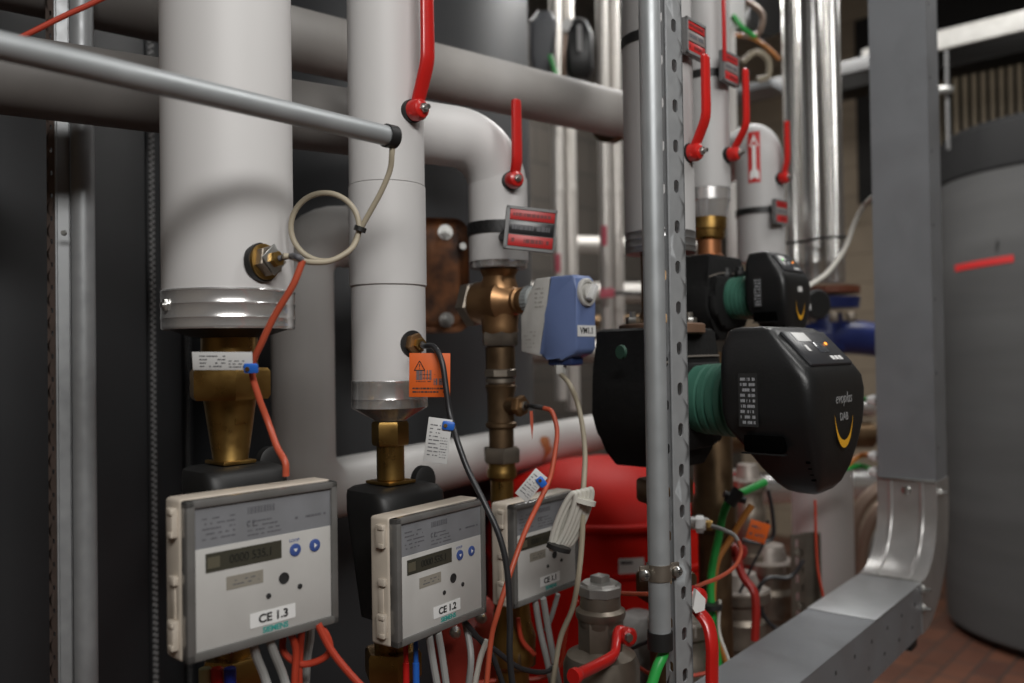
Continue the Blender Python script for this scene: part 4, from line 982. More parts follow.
# cable glands on the upright's left side with cables
for (px,py,cm,ex) in ((874,398,GREENC,[(862,400)]),(875,452,ORNGC,[(862,455),(850,463),(836,476)]),(876,467,GREENC,[(862,466),(848,468),(830,474)])):
    g = o+U*(rB+.02)-N*(CW/2); g.z = zat(px,py,1.98)
    nm = {398:'upper green cable entering the cable channel gland',452:'orange cable entering the cable channel behind the big pump',467:'lower green cable entering the cable channel gland'}[py]
    tt = thing('gland_cable', nm, 'cable', tuple(g))
    bm = B(); hexnut(bm, g, -N, .016, .0125); lathe(bm, g-N*.016, -N, [(0,.010),(.008,.008)], 16); obj('gland', bm, WHITE, tt)
    bm = B(); sweep(bm, [g-N*.012]+[P(x,y,1.98) for x,y in ex]+[P(ex[-1][0]-30, ex[-1][1]+12, 1.95)], .0062, 10); obj('cable', bm, cm, tt)
g = o+U*(rB+.02)-N*(CW/2); g.z = zat(870,202,1.98)
bm = B(); sweep(bm, [g, P(866,203,2.0), P(855,222,2.0), P(845,248,1.98), P(828,272,1.95), P(812,284,1.9), P(800,292,1.85)], .0055, 10); obj('white_cable', bm, WHITEC, label='white cable drooping from the cable channel towards the rear pump', cat='cable')

U, N = U0, N0
# ------------------------------------------------------------------ polished ducts
for (x0,x1,z,lb) in ((788,806,2.5,'left of the three polished ducts behind the elbow pipe'),(804,828,2.42,'middle and widest of the three polished ducts'),(827,846,2.5,'right of the three polished ducts, next to the cable channel')):
    c = P((x0+x1)/2,341,z); zz = zat((x0+x1)/2,282,z); r = (x1-x0)/2/F*z
    t = thing('steel_duct', lb, 'duct', (c.x,c.y,zz))
    bm = B(); lathe(bm, (c.x,c.y,zz), K, [(0,r),(.05,r),(.052,r*1.02),(.06,r*1.02),(.062,r),(TOP-zz,r)], 44); obj('cladding', bm, CHROME, t)
q = P(800,240,2.38)
bm = B(); strip(bm, [P(778,243,2.36), P(800,242,2.36), P(822,238,2.33), P(845,237,2.4)], .004, .006, K, smooth=True); fixn(bm); obj('strap', bm, BLACK, label='black strap around the three polished ducts', cat='strap')
# pump flange and blue equipment behind
t = thing('blue_valve', 'dark blue flanged valve under the polished ducts', 'valve', tuple(P(840,350,2.7)))
M = P(835,300,2.75)
bm = B(); lathe(bm, V((M.x-.03,M.y,zat(830,293,2.7))), K, [(0,.105),(.022,.105)], 40); obj('rust_flange', bm, mat('brown_flange', (.16,.05,.025), .6), t)
bm = B(); lathe(bm, V((M.x-.03,M.y,zat(830,308,2.7))), K, [(0,.10),(.035,.105)], 40); lathe(bm, V((M.x-.03,M.y,zat(830,350,2.7))), K, [(0,.06),(.12,.05)], 30); obj('body', bm, BLUEP, t)
bm = B(); sweep(bm, [P(780,345,2.75), P(840,337,2.75), P(895,342,2.8)], .055, 24); obj('blue_pipe', bm, BLUEP, t)
for px in (812,834,851):
    bm = B(); q = P(px,322,2.6); hexnut(bm, V((q.x,q.y,zat(px,322,2.6))), K, .03, .014); obj('nut', bm, NICKEL, t)
t = thing('round_gauge', 'black round gauge with white label right of the rear pump', 'gauge', tuple(P(812,305,1.75)))
bm = B(); lathe(bm, P(810,305,1.78), (.3,-.95,0), [(0,.03),(.025,.032),(.03,.027)], 30); obj('case', bm, PUMPB, t)
bm = B(); q = P(807,307,1.74); box(bm, frame(q, V((.95,.3,0)), V((-.3,.95,0))), (0,-.001,0), (.016,.001,.012)); obj('sticker', bm, LBLG, t)

# ------------------------------------------------------------------ far pipes between tank and conduit
FP = mat('far_pipe_steel', (.66,.63,.59), .38, .45)
def farpipe(px0, px1, ztop, py_b, Z, m, label, name='steel_pipe'):
    c = P((px0+px1)/2,341,Z); r = (px1-px0)/2/F*Z; zb_ = zat((px0+px1)/2,py_b,Z)
    t = thing(name, label, 'pipe', (c.x,c.y,zb_))
    bm = B(); lathe(bm, (c.x,c.y,zb_), K, [(0,r),(ztop-zb_,r)], 36); obj('tube', bm, m, t)
    bm = B(); lathe(bm, (c.x,c.y,zat((px0+px1)/2,196,Z)), K, [(0,r*1.0),(.004,r*1.03),(.04,r*1.03),(.044,r*1.0)], 36); obj('joint_band', bm, m, t)
    return t, V((c.x,c.y,0)), r
ft1 = farpipe(554,566,TOP,400,3.2,FP,'slim shiny far pipe nearest the dark tank edge')
ft2 = farpipe(565,579,TOP,410,3.3,FP,'second slim shiny far pipe from the dark tank')
ft3 = farpipe(601,613,TOP,345,3.0,FP,'shiny far pipe with pink sticker left of the conduit')
ft4 = farpipe(612,625,TOP,345,3.1,FP,'shiny far pipe closest to the conduit')
ft5 = farpipe(729,741,TOP,262,2.8,mat('bright_white_pipe', (.8,.79,.76), .4),'bright white far pipe behind the slim grey pipe')
for (tt,c,r),z in ((ft1,262),(ft3,242)):
    bm = B(); f = (V((0,0,0))-c).normalized(); s = V((-f.y,f.x,0)); zz = zat(560,z,3.1); cylpatch(bm, c, r+.001, -r*.7, r*.3, zz-.03, zz+.04, f, s); obj('pink_sticker', bm, PINK, tt)
def far_duct(x, y0, py, Z, r, lb, x2, Z2_, m):
    a = P(x,py,Z); b = P(x2,py,Z2_); b.z = a.z
    bm = B(); cyl(bm, a, b, r, 24); obj('level_pipe', bm, mat('dull_cladding', (.45,.43,.40), .5, .3) if m is CLAD else m, label=lb, cat='pipe')
for k,(py,r,m,lb) in enumerate(((244,.042,CLAD,'uppermost level far pipe behind the slim shiny pipes'),(293,.05,CLAD,'second level far pipe from the top, behind the blue actuator'),(322,.03,BRNDK,'thin brown level far pipe behind the actuator'),(352,.055,CLAD,'lowest level far pipe behind the actuator'))):
    far_duct(500,0,py,3.9,r,lb,700,4.1,m)
# strap with pink tag behind actuator
bm = B(); sweep(bm, [P(600,292,2.9), P(625,293,2.9), P(645,294,2.9)], .006, 8); obj('black_tie', bm, BLACK, label='black cable tie around the shiny far pipes', cat='cable tie')
bm = B(); box(bm, frame(P(607,293,2.88), V((1,0,0)), V((0,1,0))), (0,0,0), (.05,.003,.032), .001); obj('pink_tag', bm, PINK, label='pink tag tied on the shiny far pipe', cat='tag')
# black device far top
t = thing('far_pump', 'blurred black pump unit at the top behind the dark tank', 'pump', tuple(P(562,80,3.0)))
bm = B(); M = frame(P(578,52,3.0), V((1,0,0)), V((0,1,0))); loft(bm, M, [(-.11,-.03,.03,-.05,.05),(-.08,-.05,.05,-.07,.07),(.04,-.055,.05,-.08,.08),(.09,-.045,.03,-.06,.06),(.11,-.02,.01,-.03,.03)]); fixn(bm); obj('control_head', bm, PUMPB, t)
bm = B(); M = frame(P(543,48,3.0), V((1,0,0)), V((0,1,0))); loft(bm, M, [(-.11,-.03,.02,-.05,.05),(-.05,-.05,.035,-.07,.07),(.07,-.05,.05,-.08,.08),(.12,-.02,.03,-.03,.03)]); fixn(bm); obj('motor_block', bm, mat('grey_block', (.10,.105,.115), .5), t)
bm = B(); box(bm, frame(P(579,40,2.9), V((1,0,0)), V((0,1,0))), (0,-.02,0), (.016,.004,.09)); obj('rating_label', bm, mat('dim_label', (.35,.35,.35), .5), t)
bm = B(); box(bm, frame(P(566,27,2.9), V((1,0,0)), V((0,1,0))) @ Matrix.Rotation(.5,4,'Y'), (0,-.02,0), (.03,.004,.04)); obj('paper_tag', bm, WHITE, t)
bm = B(); sweep(bm, [P(550,55,2.88), P(556,75,2.88), P(561,92,2.88), P(575,101,2.88), P(592,101,2.9)], .008, 10); obj('green_cable', bm, GREENC, label='green cable hanging from the blurred black pump', cat='cable')
bm = B(); sweep(bm, [P(565,34,2.86), P(563,60,2.86), P(564,95,2.9)], .008, 10); obj('brown_cable', bm, COPPER, label='brown cable hanging from the blurred black pump', cat='cable')
# upper right clutter between slim pipe and ducts
bm = B(); box(bm, frame(P(737,12,2.3), V((.9,.4,0)), V((-.4,.9,0))), (0,0,0), (.055,.003,.09), .001); obj('paper_tag', bm, WHITE, label='white paper tag at the top right of the slim grey pipe', cat='tag')
bm = B(); sweep(bm, [P(733,15,2.28), P(742,27,2.28), P(755,37,2.3)], .0065, 10); obj('green_cable', bm, GREENC, label='short green cable beside the white paper tag', cat='cable')
for k,(pts_,m,r,lb) in enumerate((([(745,0),(762,14),(758,34),(742,36)],COPPER,.009,'brown hose curling behind the white paper tag'),([(735,35),(752,38),(768,48),(780,60)],ORNGC,.006,'pale orange cable behind the slim pipe'),([(742,62),(756,52),(768,60),(768,76),(758,80)],BEIGEC,.009,'beige cable loop left of the polished ducts'))):
    bm = B(); sweep(bm, [P(x,y,2.6) for x,y in pts_], r, 10); obj('hanging_cable', bm, m, label=lb, cat='cable')
bm = B(); lathe(bm, P(760,22,2.9), (.2,-1,0), [(0,.06),(.06,.07)], 30); obj('dark_pipe_end', bm, BLACK, label='dark round pipe end behind the brown hose', cat='pipe')
# beams (cable trays) running across
def beam(pa, pb, h, d, m, label, name='cable_tray', z=None, cat='cable tray', holes=False):
    t = thing(name, label, cat, tuple((pa+pb)/2))
    x = (pb-pa); L = x.length; x.normalize(); y = K.cross(x).normalized()
    M = frame(pa, x, y); bm = B(); box(bm, M, (L/2,0,0), (L,d,h), .002); obj('rail', bm, m, t)
    return t
def farbeam(px0,py0,Z0,ext,h,d,m,lb):
    a = P(px0,py0,Z0); 
    # runs along N
    b = a+N*ext[1]; a2 = a - N*ext[0]
    return beam(a2, b, h, d, m, lb)
farbeam(985,30,3.9,(.55,.7),.09,.03,WHTRAY,'white cable tray under the ceiling at top right')
farbeam(985,55,4.1,(.75,.7),.10,.20,DARK,'dark tray underside below the white cable tray')
farbeam(830,72,3.6,(.35,.3),.055,.03,BEAM,'grey steel rail passing behind the polished ducts')
farbeam(755,92,3.3,(.12,.10),.03,.14,mat('pale_tray', (.25,.26,.27), .5, .3),'pale steel tray left of the polished ducts')
# vertical slats on the far wall (countable repeats)
wall_o = U*(DU-.06)
for k in range(15):
    px = 925+k*9.2
    ang = (px-512)/F; d = V((ang,1,0)); s = (DU-.06)/d.dot(U); p = d*s
    zt_s = 1.35+ (350-(82 - k*1.6))*s/850; zb_s = 1.35+(350-175)*s/850
    t_ = B(); box(t_, frame(V((p.x,p.y,(zt_s+zb_s)/2)), N, U), (0,0,0), (.028,.03,zt_s-zb_s+.0), .003)
    obj('wall_slat', t_, WOOD, label='pale vertical slat on the far wall above the grey fabric tank', cat='slat', group='vertical slats on the far wall')
d = V(((985-512)/F,1,0)); s=(DU-.02)/d.dot(U); p=d*s
bm = B(); box(bm, frame(V((p.x,p.y,1.35+ (350-90)*s/850)), N, U), (0,0,0), (1.5,.02,1.25)); obj('slat_backing', bm, DARK, label='dark recess board behind the vertical wall slats', cat='panel')
bm = B(); q = P(947,80,3.8); cyl(bm, V((q.x,q.y,zat(947,150,3.8))), V((q.x,q.y,zat(947,50,3.8))), .008, 12); obj('hanger_rod', bm, BEAM, label='thin steel hanger rod in front of the wall slats', cat='rod')
bm = B(); q = P(945,90,3.78); box(bm, frame(q, V((1,0,0)), V((0,1,0))), (0,0,0), (.07,.02,.03), .003); obj('rod_clip', bm, STEEL, label='small steel clip on the hanger rod', cat='clip')

# ------------------------------------------------------------------ low clutter
# red expansion vessel
c = P(598,341,2.05); rv = .275; t = thing('expansion_vessel', 'large red expansion vessel behind the conduit and strut', 'tank', (c.x,c.y,0))
zt_ = zat(600,462,1.95)
bm = B(); lathe(bm, (c.x,c.y,.25), K, [(0,.12),(.03,.22),(.10,rv),(zt_-.25-.17,rv),(zt_-.25-.11,rv*.95),(zt_-.25-.05,rv*.76),(zt_-.25-.012,rv*.4),(zt_-.25+.003,.02)], 80); obj('shell', bm, REDT, t)
for py in (533,579):
    bm = B(); lathe(bm, (c.x,c.y,zat(600,py,1.78)), K, [(0,rv),(.003,rv+.004),(.012,rv+.004),(.015,rv)], 80); obj('seam_band', bm, REDT, t)
f = (-c).normalized(); f.z=0; f.normalize(); s = V((-f.y,f.x,0)); bm = B(); c_ = V((c.x,c.y,0))
zl = zat(630,563,1.8); cylpatch(bm, c_, rv+.002, .035, .09, zl-.018, zl+.018, f, s); lb = obj('label_sheet', bm, LBLG, t)
bm = B()
cylpatch(bm, c_, rv+.003, .04, .065, zl+.006, zl+.012, f, s)
obj('printed_markings', bm, INKG, lb)
for k in range(3):
    a = k*2*PI/3; bm = B(); cyl(bm, c_+V((math.cos(a)*.2,math.sin(a)*.2,0)), c_+V((math.cos(a)*.2,math.sin(a)*.2,.36)), .018, 12); obj('leg', bm, BLACK, t)
# small dull red vessel
c = P(468,341,1.45); t = thing('red_vessel', 'small dull red vessel behind the CE 1.2 meter', 'tank', (c.x,c.y,.3))
zt_ = zat(468,598,1.45); bm = B(); lathe(bm, (c.x,c.y,.35), K, [(0,.05),(.05,.068),(zt_-.35-.08,.068),(zt_-.35-.03,.055),(zt_-.35,.03)], 44); obj('shell', bm, REDT if False else mat('soft_red', (.42,.045,.03), .4), t)
for (px,py) in ((481,617),(455,632)):
    bm = B(); q = P(px,py,1.33); lathe(bm, q, (.2,-1,0), [(0,.009),(.008,.008),(.012,.004)], 16); obj('bolt', bm, STEEL, t)
# front ball valve
ZV = 1.12; c = P(596,341,ZV); c.z=0
def yv(py): return zat(599,py,ZV)
t = thing('ball_valve', 'brass ball valve with octagonal cap and red lever below the rearmost meter', 'valve', tuple(c+K*yv(690)))
bm = B(); lathe(bm, c+K*yv(700), K, [(0,.050),(yv(662)-yv(700),.050),(yv(652)-yv(700),.045),(yv(645)-yv(700),.028),(yv(630)-yv(700),.027),(yv(624)-yv(700),.028),(yv(622)-yv(700),.0295),(yv(616)-yv(700),.030),(yv(614)-yv(700),.029)], 44)
obj('body', bm, NICKEL, t)
bm = B(); hexnut(bm, c+K*yv(652), K, yv(614)-yv(652), .0305, .2, 8); lathe(bm, c+K*yv(616), K, [(0,.0315),(.004,.033),(.010,.0325),(.014,.027),(yv(592)-yv(616),.026)], 40); obj('collar', bm, NICKEL, t)
bm = B(); hexnut(bm, c+K*yv(594), K, yv(583)-yv(594), .029, .2, 8); lathe(bm, c+K*yv(583), K, [(0,.026),(.003,.024)], 8); cap = obj('cap', bm, STEEL if False else mat('grey_cap', (.36,.35,.33), .45, .7, .6, 40, 0, (.26,.25,.24)), t)
bm = B(); box(bm, frame(c+K*(yv(583)+.006), U, -N), (0,0,0), (.019,.019,.012), .0015); obj('square_head', bm, MATS['grey_cap'], cap)
hub = P(622,636,ZV-.035)
bm = B(); cyl(bm, c+K*hub.z, hub, .008, 14); obj('stem', bm, NICKEL, t)
bm = B(); pts_ = [P(628,634,ZV-.045), P(618,632,ZV-.05), P(616,644,ZV-.06), P(613,656,ZV-.075), P(598,665,ZV-.10), P(582,673,ZV-.13), P(573,677,ZV-.145)]
strip(bm, pts_, lambda f: .0085 if f<.9 else .0098, lambda f: .006 if f<.9 else .0085, V((.25,-.35,.9)).normalized(), sq=.8); fixn(bm); hd_ = obj('lever', bm, RED, t)
bm = B(); lathe(bm, P(626,636,ZV-.05), (.6,-.8,.05), [(0,.0115),(.008,.0115),(.011,.008)], 20); obj('lever_hub', bm, RED, t)
bm = B(); hexnut(bm, P(627,637,ZV-.062), (.6,-.8,0), .006, .0055); obj('nut', bm, STEEL, t)
# valve levers behind strut
def free_lever(pxs, Z, label, a=.010, b_=.006, m=RED):
    pts_ = [P(x,y,Z+dz) for x,y,dz in pxs]
    t = thing('valve_lever', label, 'valve lever', tuple(pts_[0]))
    bm = B(); strip(bm, pts_, a, b_, V((.75,.66,0)).normalized(), sq=.75); fixn(bm); obj('handle', bm, m, t)
    bm = B(); lathe(bm, pts_[0]+V((0,.01,0)), (.4,-.9,0), [(0,.014),(.014,.014),(.018,.009)], 18); obj('hub', bm, m, t)
    return t
free_lever([(738,552,0),(739,566,-.01),(744,578,-.03),(754,592,-.05),(756,612,-.05),(755,640,-.05)], 1.55, 'dark red valve lever hanging down right of the green cable', .0085, .006, mat('dim_red', (.33,.02,.015), .4))
free_lever([(694,598,0),(698,610,-.01),(708,624,-.02),(712,645,-.03),(712,670,-.03),(712,705,-.03)], 1.11, 'bright red valve lever hanging down right of the strut foot', .010, .006)
bm = B(); prism(bm, frame(P(693,609,1.07), V((.9,.4,0)), V((-.4,.9,0))), ((0,.0),(.006,.024),(.020,.010),(.018,-.004),(.004,-.006)), 0, .006); fixn(bm); obj('white_tag', bm, WHITE, label='white tag on the red lever right of the strut', cat='tag')
# clad valve bodies behind levers
mat('soft_nickel', (.42,.38,.34), .45, .4, .6, 30, 0, (.25,.22,.2))
def clad_valve(px, py0, py1, Z, r, label):
    c = P(px,341,Z); z0, z1 = zat(px,py1,Z), zat(px,py0,Z); t = thing('ball_valve', label, 'valve', (c.x,c.y,z0)); h = z1-z0
    bm = B(); lathe(bm, (c.x,c.y,z0), K, [(0,r*1.1),(h*.1,r*1.1),(h*.12,r*.9),(h*.3,r*.9),(h*.36,r*1.05),(h*.64,r*1.05),(h*.7,r*.9),(h*.86,r*.9),(h*.88,r*1.1),(h,r*1.1)], 36); obj('body', bm, NICKEL, t)
    bm = B(); hexnut(bm, V((c.x,c.y,z1-h*.10)), K, h*.13, r*1.12); lathe(bm, (c.x,c.y,z1), K, [(0,r*.8),(h*.2,r*.6)], 24); obj('hex_nut', bm, MATS['soft_nickel'], t)
    return t
clad_valve(735, 588, 670, 1.75, .055, 'dull metal ball valve body behind the red lever right of the green cable')
clad_valve(764, 560, 640, 2.1, .06, 'rear metal ball valve body beside the short slotted post')
clad_valve(675, 618, 720, 1.5, .05, 'metal valve body partly hidden behind the strut foot')
t = thing('grey_valve_body', 'grey mottled casting behind the octagonal valve cap', 'valve', tuple(P(640,640,1.62)))
bm = B(); M = frame(P(640,640,1.62), U, -N); loft(bm, M, [(-.12,-.08,.08,-.05,.05),(.0,-.08,.08,-.05,.05),(.03,-.06,.06,-.04,.04),(.05,-.03,.03,-.03,.03)], 32, .6); fixn(bm); obj('casting', bm, mat('grey_casting', (.27,.26,.25), .6, .2, .5, 25, 0, (.16,.15,.14)), t)
# cylindrical silver sensor horizontally right of strut
t = thing('sensor_fitting', 'white and brass sensor fitting right of the strut with a red lead', 'sensor', tuple(P(700,524,1.35)))
bm = B(); cyl(bm, P(692,523,1.38), P(706,524,1.34), .010, 18); hexnut(bm, P(696,524,1.35), (1,-.3,0), .012, .014); obj('body', bm, WHITE, t)
bm = B(); hexnut(bm, P(706,525,1.33), (1,-.3,0), .010, .008); obj('gland_nut', bm, BRASS, t)
bm = B(); sweep(bm, [P(712,526,1.32), P(724,530,1.30), P(735,536,1.29), P(740,546,1.28)], .0032, 10); obj('lead', bm, GREYC, t)
bm = B(); sweep(bm, [P(739,541,1.28), P(741,552,1.27), P(735,566,1.25), P(720,577,1.22), P(705,583,1.2), P(692,588,1.16), P(665,593,1.13), P(640,594,1.14), P(610,593,1.19), P(590,594,1.22)], .0030, 10); obj('red_cable', bm, ORC, label='salmon red cable curving from the white sensor fitting behind the strut', cat='cable')
# thick green cable + companions
bm = B(); sweep(bm, [P(765,482,1.5), P(748,490,1.48), P(733,497,1.46), P(724,512,1.45), P(718,540,1.45), P(712,570,1.45), P(711,600,1.45), P(716,640,1.46), P(722,700,1.46)], .0068, 12); g_ = obj('green_cable', bm, GREENC, label='thick green cable running down right of the strut', cat='cable')
bm = B(); sweep(bm, [P(752,505,1.5), P(742,520,1.5), P(730,540,1.5), P(718,560,1.49), P(713,590,1.48), P(714,620,1.47), P(722,650,1.46), P(736,690,1.46)], .0058, 12); obj('orange_cable', bm, ORNGC, label='brown-orange cable running beside the thick green cable', cat='cable')
bm = B(); sweep(bm, [P(720,600,1.44), P(719,630,1.44), P(727,655,1.43), P(742,695,1.43)], .0026, 10); obj('white_cable', bm, WHITEC, label='thin white cable beside the orange cable', cat='cable')
bm = B(); lathe(bm, P(712,606,1.44)-K*.004, K, [(0,.017),(.008,.017)], 16); obj('cable_tie', bm, BLACK, label='black tie around the green and orange cables', cat='cable tie')
bm = B(); lathe(bm, P(734,497,1.44), (.6,0,.8), [(-.015,.011),(.015,.011)], 16); lathe(bm, P(734,497,1.44), (.9,0,-.3), [(-.018,.006),(.02,.006)], 12); obj('cable_clip', bm, BLACK, label='black clip on the green cable under the pump', cat='clip')
bm = B(); sweep(bm, [P(665,643,.97), P(663,655,.97), P(657,668,.965), P(650,690,.96)], .0062, 14); obj('green_cable', bm, GREENC, label='green cable leaving the bottom end of the clamped conduit', cat='cable')
# orange paper tag
t, M = tag_card(P(745,538,1.6), (1,.1,-.35), (.3,0,1), .040, .038, 'crumpled orange tag hanging under the large pump', m=ORTAG, rows=2, name='warning_tag')
# thin black cables
for pts_, r, m, lb in (
    ([(688,628),(705,626),(722,616),(738,596),(752,566),(765,540),(768,520)], .0028, BLACKC, 'thin black cable slanting behind the strut to the orange tag'),
    ([(742,540),(760,543),(773,536),(772,510),(768,490)], .004, BLACKC, 'black cable hooking up below the large pump'),
    ([(804,560),(790,577),(768,578),(758,592),(762,612),(775,628),(800,636)], .0042, BLACKC, 'black cable loop left of the short slotted post'),
    ([(815,500),(816,540),(818,570),(824,600)], .0028, REDC, 'thin red cable hanging in front of the pale pipe')):
    bm = B(); sweep(bm, [P(x,y,1.7) for x,y in pts_], r, 8); obj('thin_cable', bm, m, label=lb, cat='cable')
bm = B(); sweep(bm, [P(622,652,1.3), P(640,645,1.28), P(662,635,1.25)], .003, 8); obj('thin_cable', bm, BLACKC, label='thin black cable behind the octagonal ball valve', cat='cable')
bm = B(); sweep(bm, [P(622,658,1.35), P(640,668,1.35), P(660,678,1.35), P(690,676,1.35), P(715,671,1.35), P(738,667,1.35)], .003, 8); obj('thin_cable', bm, REDC, label='thin red cable low behind the strut foot', cat='cable')
# short slotted post + pale pipe + pipes right
c = P(791,341,1.95); c.z=0; zt_ = zat(800,534,1.95)
t = thing('slotted_post', 'short slotted channel post with open top behind the cable channel', 'strut', (c.x,c.y,0))
GP = mat('weathered_post', (.22,.20,.165), .45, .7, .5, 20, 0, (.14,.12,.1))
xa, ya = V((.95,.3,0)).normalized(), V((-.3,.95,0)).normalized(); M = frame(c, xa, ya)
bm = B(); slotted(bm, M, -.012,.022,0,zt_,.04,.0045,.010); fixn(bm); obj('slotted_web', bm, GP, t)
bm = B(); box(bm, M, (.040,.012,zt_/2), (.034,.003,zt_)); box(bm, M, (.023,.006,zt_/2), (.003,.014,zt_)); box(bm, M, (.058,.004,zt_/2),(.003,.03,zt_)); obj('channel', bm, GP, t)
bm = B(); slotted(bm, frame(c+xa*.058, xa, ya), 0,.012,0,zt_,.04,.003,.006); fixn(bm); obj('slotted_lip', bm, GP, t)
c = P(819,341,2.35); bm = B(); lathe(bm, (c.x,c.y,0), K, [(0,.08),(zat(819,440,2.35),.08)], 44); obj('insulated_pipe', bm, PVC, label='pale grey pipe standing behind the short slotted post', cat='pipe')
for k,(pts_,m) in enumerate((([(905,478),(880,488),(862,505),(852,530),(849,570),(850,620)],COPPER),([(905,500),(882,506),(868,528),(861,555),(858,600)],COPPER),([(905,525),(886,530),(876,545),(872,580)],mat('grey_hose', (.25,.24,.22), .35, .4)))):
    bm = B(); sweep(bm, [P(x,y,2.55+k*.12) for x,y in pts_], .020, 16); obj('curved_hose', bm, m, label=('outermost','middle','innermost')[k]+' of the curved brown hoses left of the cable channel bend', cat='hose')
for k,(py,r,lb) in enumerate(((412,.035,'horizontal wrapped pipe behind the large pump head'),(440,.05,'lower horizontal wrapped pipe behind the large pump head'),(490,.06,'lowest horizontal pipe behind the curved hoses'))):
    a = P(700,py,3.1); b = P(872,py,3.2); b.z=a.z; bm = B(); cyl(bm, a, b, r, 24); obj('level_pipe', bm, CLAD if k!=1 else BRNDK, label=lb, cat='pipe')
for k,(px,lb) in enumerate(((708,'left'),(735,'right'))):
    c = P(px,341,2.6); bm = B(); lathe(bm, (c.x,c.y,.3), K, [(0,.03),(zat(px,470,2.6)-.3,.03)], 24); obj('steel_pipe', bm, CLAD, label=lb+' shiny pipe showing under the pump heads', cat='pipe')
# mid-depth filler: lower pump group behind (dark brass)
clad_valve(745, 480, 560, 2.1, .04, 'tarnished valve body under the large pump head')
# sensor red/orange rust on brass below meters
for (px,py,Z,s,lb) in ((508,640,1.3,1.0,'nickel and brass fitting under the rearmost meter'),):
    c = P(px,341,Z); c.z = 0; z0 = zat(px,py,Z)
    t = thing('brass_fitting', lb, 'pipe fitting', tuple(c+K*(z0-.12)))
    bm = B(); lathe(bm, c+K*(z0-.12), K, [(0,.025),(.08,.025),(.09,.034),(.13,.036),(.15,.03),(.2,.024)], 30); obj('body', bm, BRASS, t)
    bm = B(); hexnut(bm, c+K*(z0-.035), K, .03, .036); obj('hex_nut', bm, BRNDK, t)
# cables under meters
def cbl(pts_, r, m, lb, name='grey_cable'):
    bm = B(); sweep(bm, [P(*q) for q in pts_], r, 10); return obj(name, bm, m, label=lb, cat='cable')
cbl([(253,640,.79),(256,655,.80),(264,675,.81),(272,700,.81)], .0042, GREYC, 'leftmost grey cable below the nearest meter')
cbl([(268,636,.80),(275,655,.81),(283,675,.82),(290,700,.82)], .0042, GREYC, 'second grey cable from the left below the nearest meter')
cbl([(311,620,.88),(310,640,.88),(307,660,.88),(305,700,.88)], .0042, GREYC, 'rightmost grey cable below the nearest meter')
cbl([(290,630,.82),(296,650,.83),(295,675,.83),(294,700,.83)], .0036, REDC, 'straight red cable below the nearest meter', 'red_cable')
cbl([(302,627,.82),(300,650,.84),(299,675,.84),(300,700,.84)], .0036, REDC, 'second straight red cable below the nearest meter', 'red_cable')
cbl([(283,636,.84),(284,652,.84),(300,664,.84),(320,660,.84),(330,650,.84),(326,634,.84),(316,624,.84)], .0034, REDC, 'looped red cable below the right corner of the nearest meter', 'red_cable')
cbl([(318,624,.83),(330,648,.83),(345,668,.83),(365,690,.83)], .0036, REDC, 'red cable slanting right from under the nearest meter', 'red_cable')
cbl([(429,635,.97),(432,655,.98),(438,690,.98)], .0042, GREYC, 'leftmost grey cable below the CE 1.2 meter')
cbl([(438,632,.98),(442,655,.99),(447,690,.99)], .0042, GREYC, 'second grey cable from the left below the CE 1.2 meter')
cbl([(463,615,1.07),(469,640,1.06),(471,662,1.05),(468,690,1.05)], .0042, GREYC, 'rightmost grey cable below the CE 1.2 meter')
cbl([(465,622,1.05),(480,640,1.06),(492,655,1.06),(505,690,1.06)], .0034, BLACKC, 'black cable slanting from under the CE 1.2 meter', 'black_cable')
cbl([(470,632,1.07),(495,650,1.08),(520,668,1.10),(545,672,1.15),(556,664,1.18)], .0034, BLACKC, 'black cable sweeping right below the rearmost meter', 'black_cable')
cbl([(487,640,1.05),(480,660,1.05),(474,690,1.05)], .0036, WHITEC, 'pale cable below the gap between the meters')
cbl([(535,600,1.2),(540,630,1.21),(547,660,1.21),(553,690,1.21)], .0046, GREYC, 'leftmost grey cable below the rearmost meter')
cbl([(543,598,1.2),(548,628,1.21),(554,660,1.21),(560,690,1.21)], .0046, GREYC, 'middle grey cable below the rearmost meter')
cbl([(558,594,1.22),(552,615,1.23),(546,630,1.24)], .0036, GREYC, 'short right grey cable below the rearmost meter')
cbl([(577,600,1.3),(568,620,1.3),(564,645,1.3),(560,665,1.3),(540,678,1.3),(500,680,1.3),(470,684,1.3)], .0034, REDC, 'red cable hanging left of the octagonal ball valve', 'red_cable')
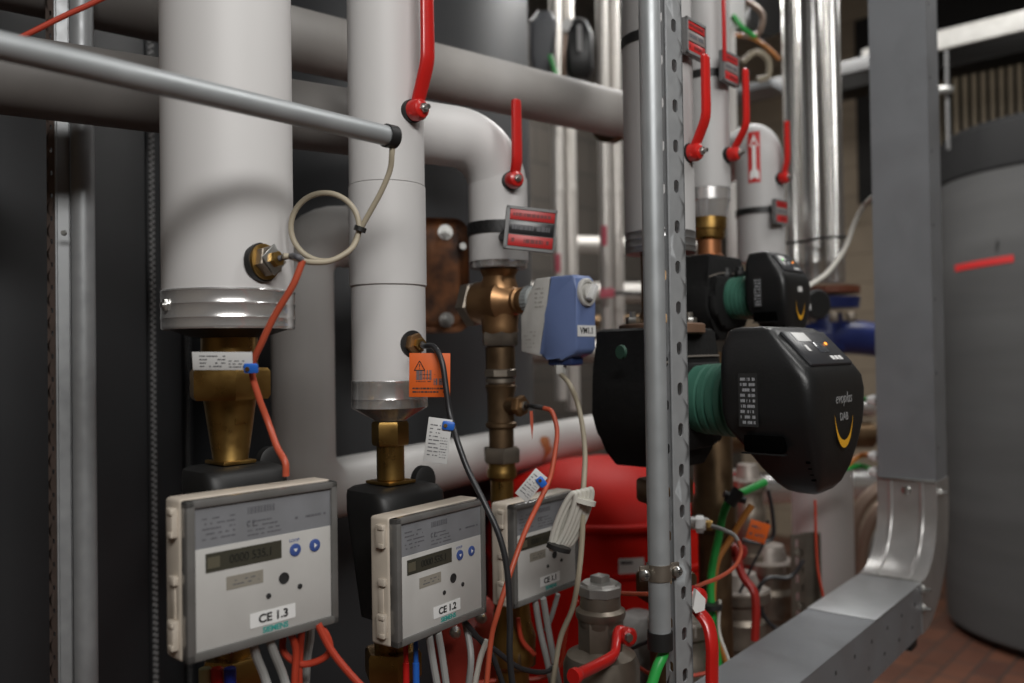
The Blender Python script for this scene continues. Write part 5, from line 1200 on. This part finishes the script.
cbl([(518,618,1.25),(522,640,1.25),(535,655,1.25)], .0034, REDC, 'short dark red cable under the rearmost meter', 'red_cable')
t = thing('wire_bundle', 'bundle of red, blue and yellow wire ends under the nearest meter', 'wires', tuple(P(225,678,.84)))
for k,(x,m,nm) in enumerate(((205,mat('pale_yellow', (.5,.5,.28), .5),'yellow_sleeve'),(217,RED,'red_sleeve'),(230,mat('deep_blue', (.02,.04,.35), .4),'blue_sleeve'))):
    bm = B(); q = P(x,676,.84); cyl(bm, q-K*.03, q+K*.008, .006, 12); obj(nm, bm, m, t)
t = thing('wire_bundle', 'red and blue wire ends under the CE 1.2 meter', 'wires', tuple(P(410,668,1.0)))
for k,(x,m,nm) in enumerate(((406,RED,'red_sleeve'),(416,BLUEC,'blue_sleeve'))):
    bm = B(); q = P(x,666,1.0); cyl(bm, q-K*.03, q+K*.004, .004, 12); cyl(bm, q, q+K*.04, .003, 10); obj(nm, bm, m, t)

# ------------------------------------------------------------------ lights
def area(loc, target, sx, sy, e, col=(1,.985,.96)):
    l = bpy.data.lights.new('area', 'AREA'); l.shape='RECTANGLE'; l.size=sx; l.size_y=sy; l.energy=e; l.color=col
    o = bpy.data.objects.new('area_light', l); COL.objects.link(o); o.location = loc
    o.rotation_euler = (V(target)-V(loc)).to_track_quat('-Z','Y').to_euler(); return o
area((.55,-1.0,2.6), (-.1,1.2,1.6), 1.5, .35, 42)
area((1.2,.8,3.15), (.3,1.4,1.5), .3, 1.2, 16)
area((1.0,3.3,3.2), (.9,3.2,0), 1.3, .3, 45)
area((2.3,3.0,3.2), (2.2,3.4,0), .3, 1.0, 12)
area((-.1,3.9,3.2), (.3,3.7,1), 1.0,.3, 22)
w = bpy.data.worlds.new('world'); bpy.context.scene.world = w; w.use_nodes = True
w.node_tree.nodes['Background'].inputs[0].default_value = (.9,.95,1,1); w.node_tree.nodes['Background'].inputs[1].default_value = .03
sc = bpy.context.scene
sc.view_settings.view_transform = 'Standard'; sc.view_settings.look = 'None'; sc.view_settings.exposure = 0
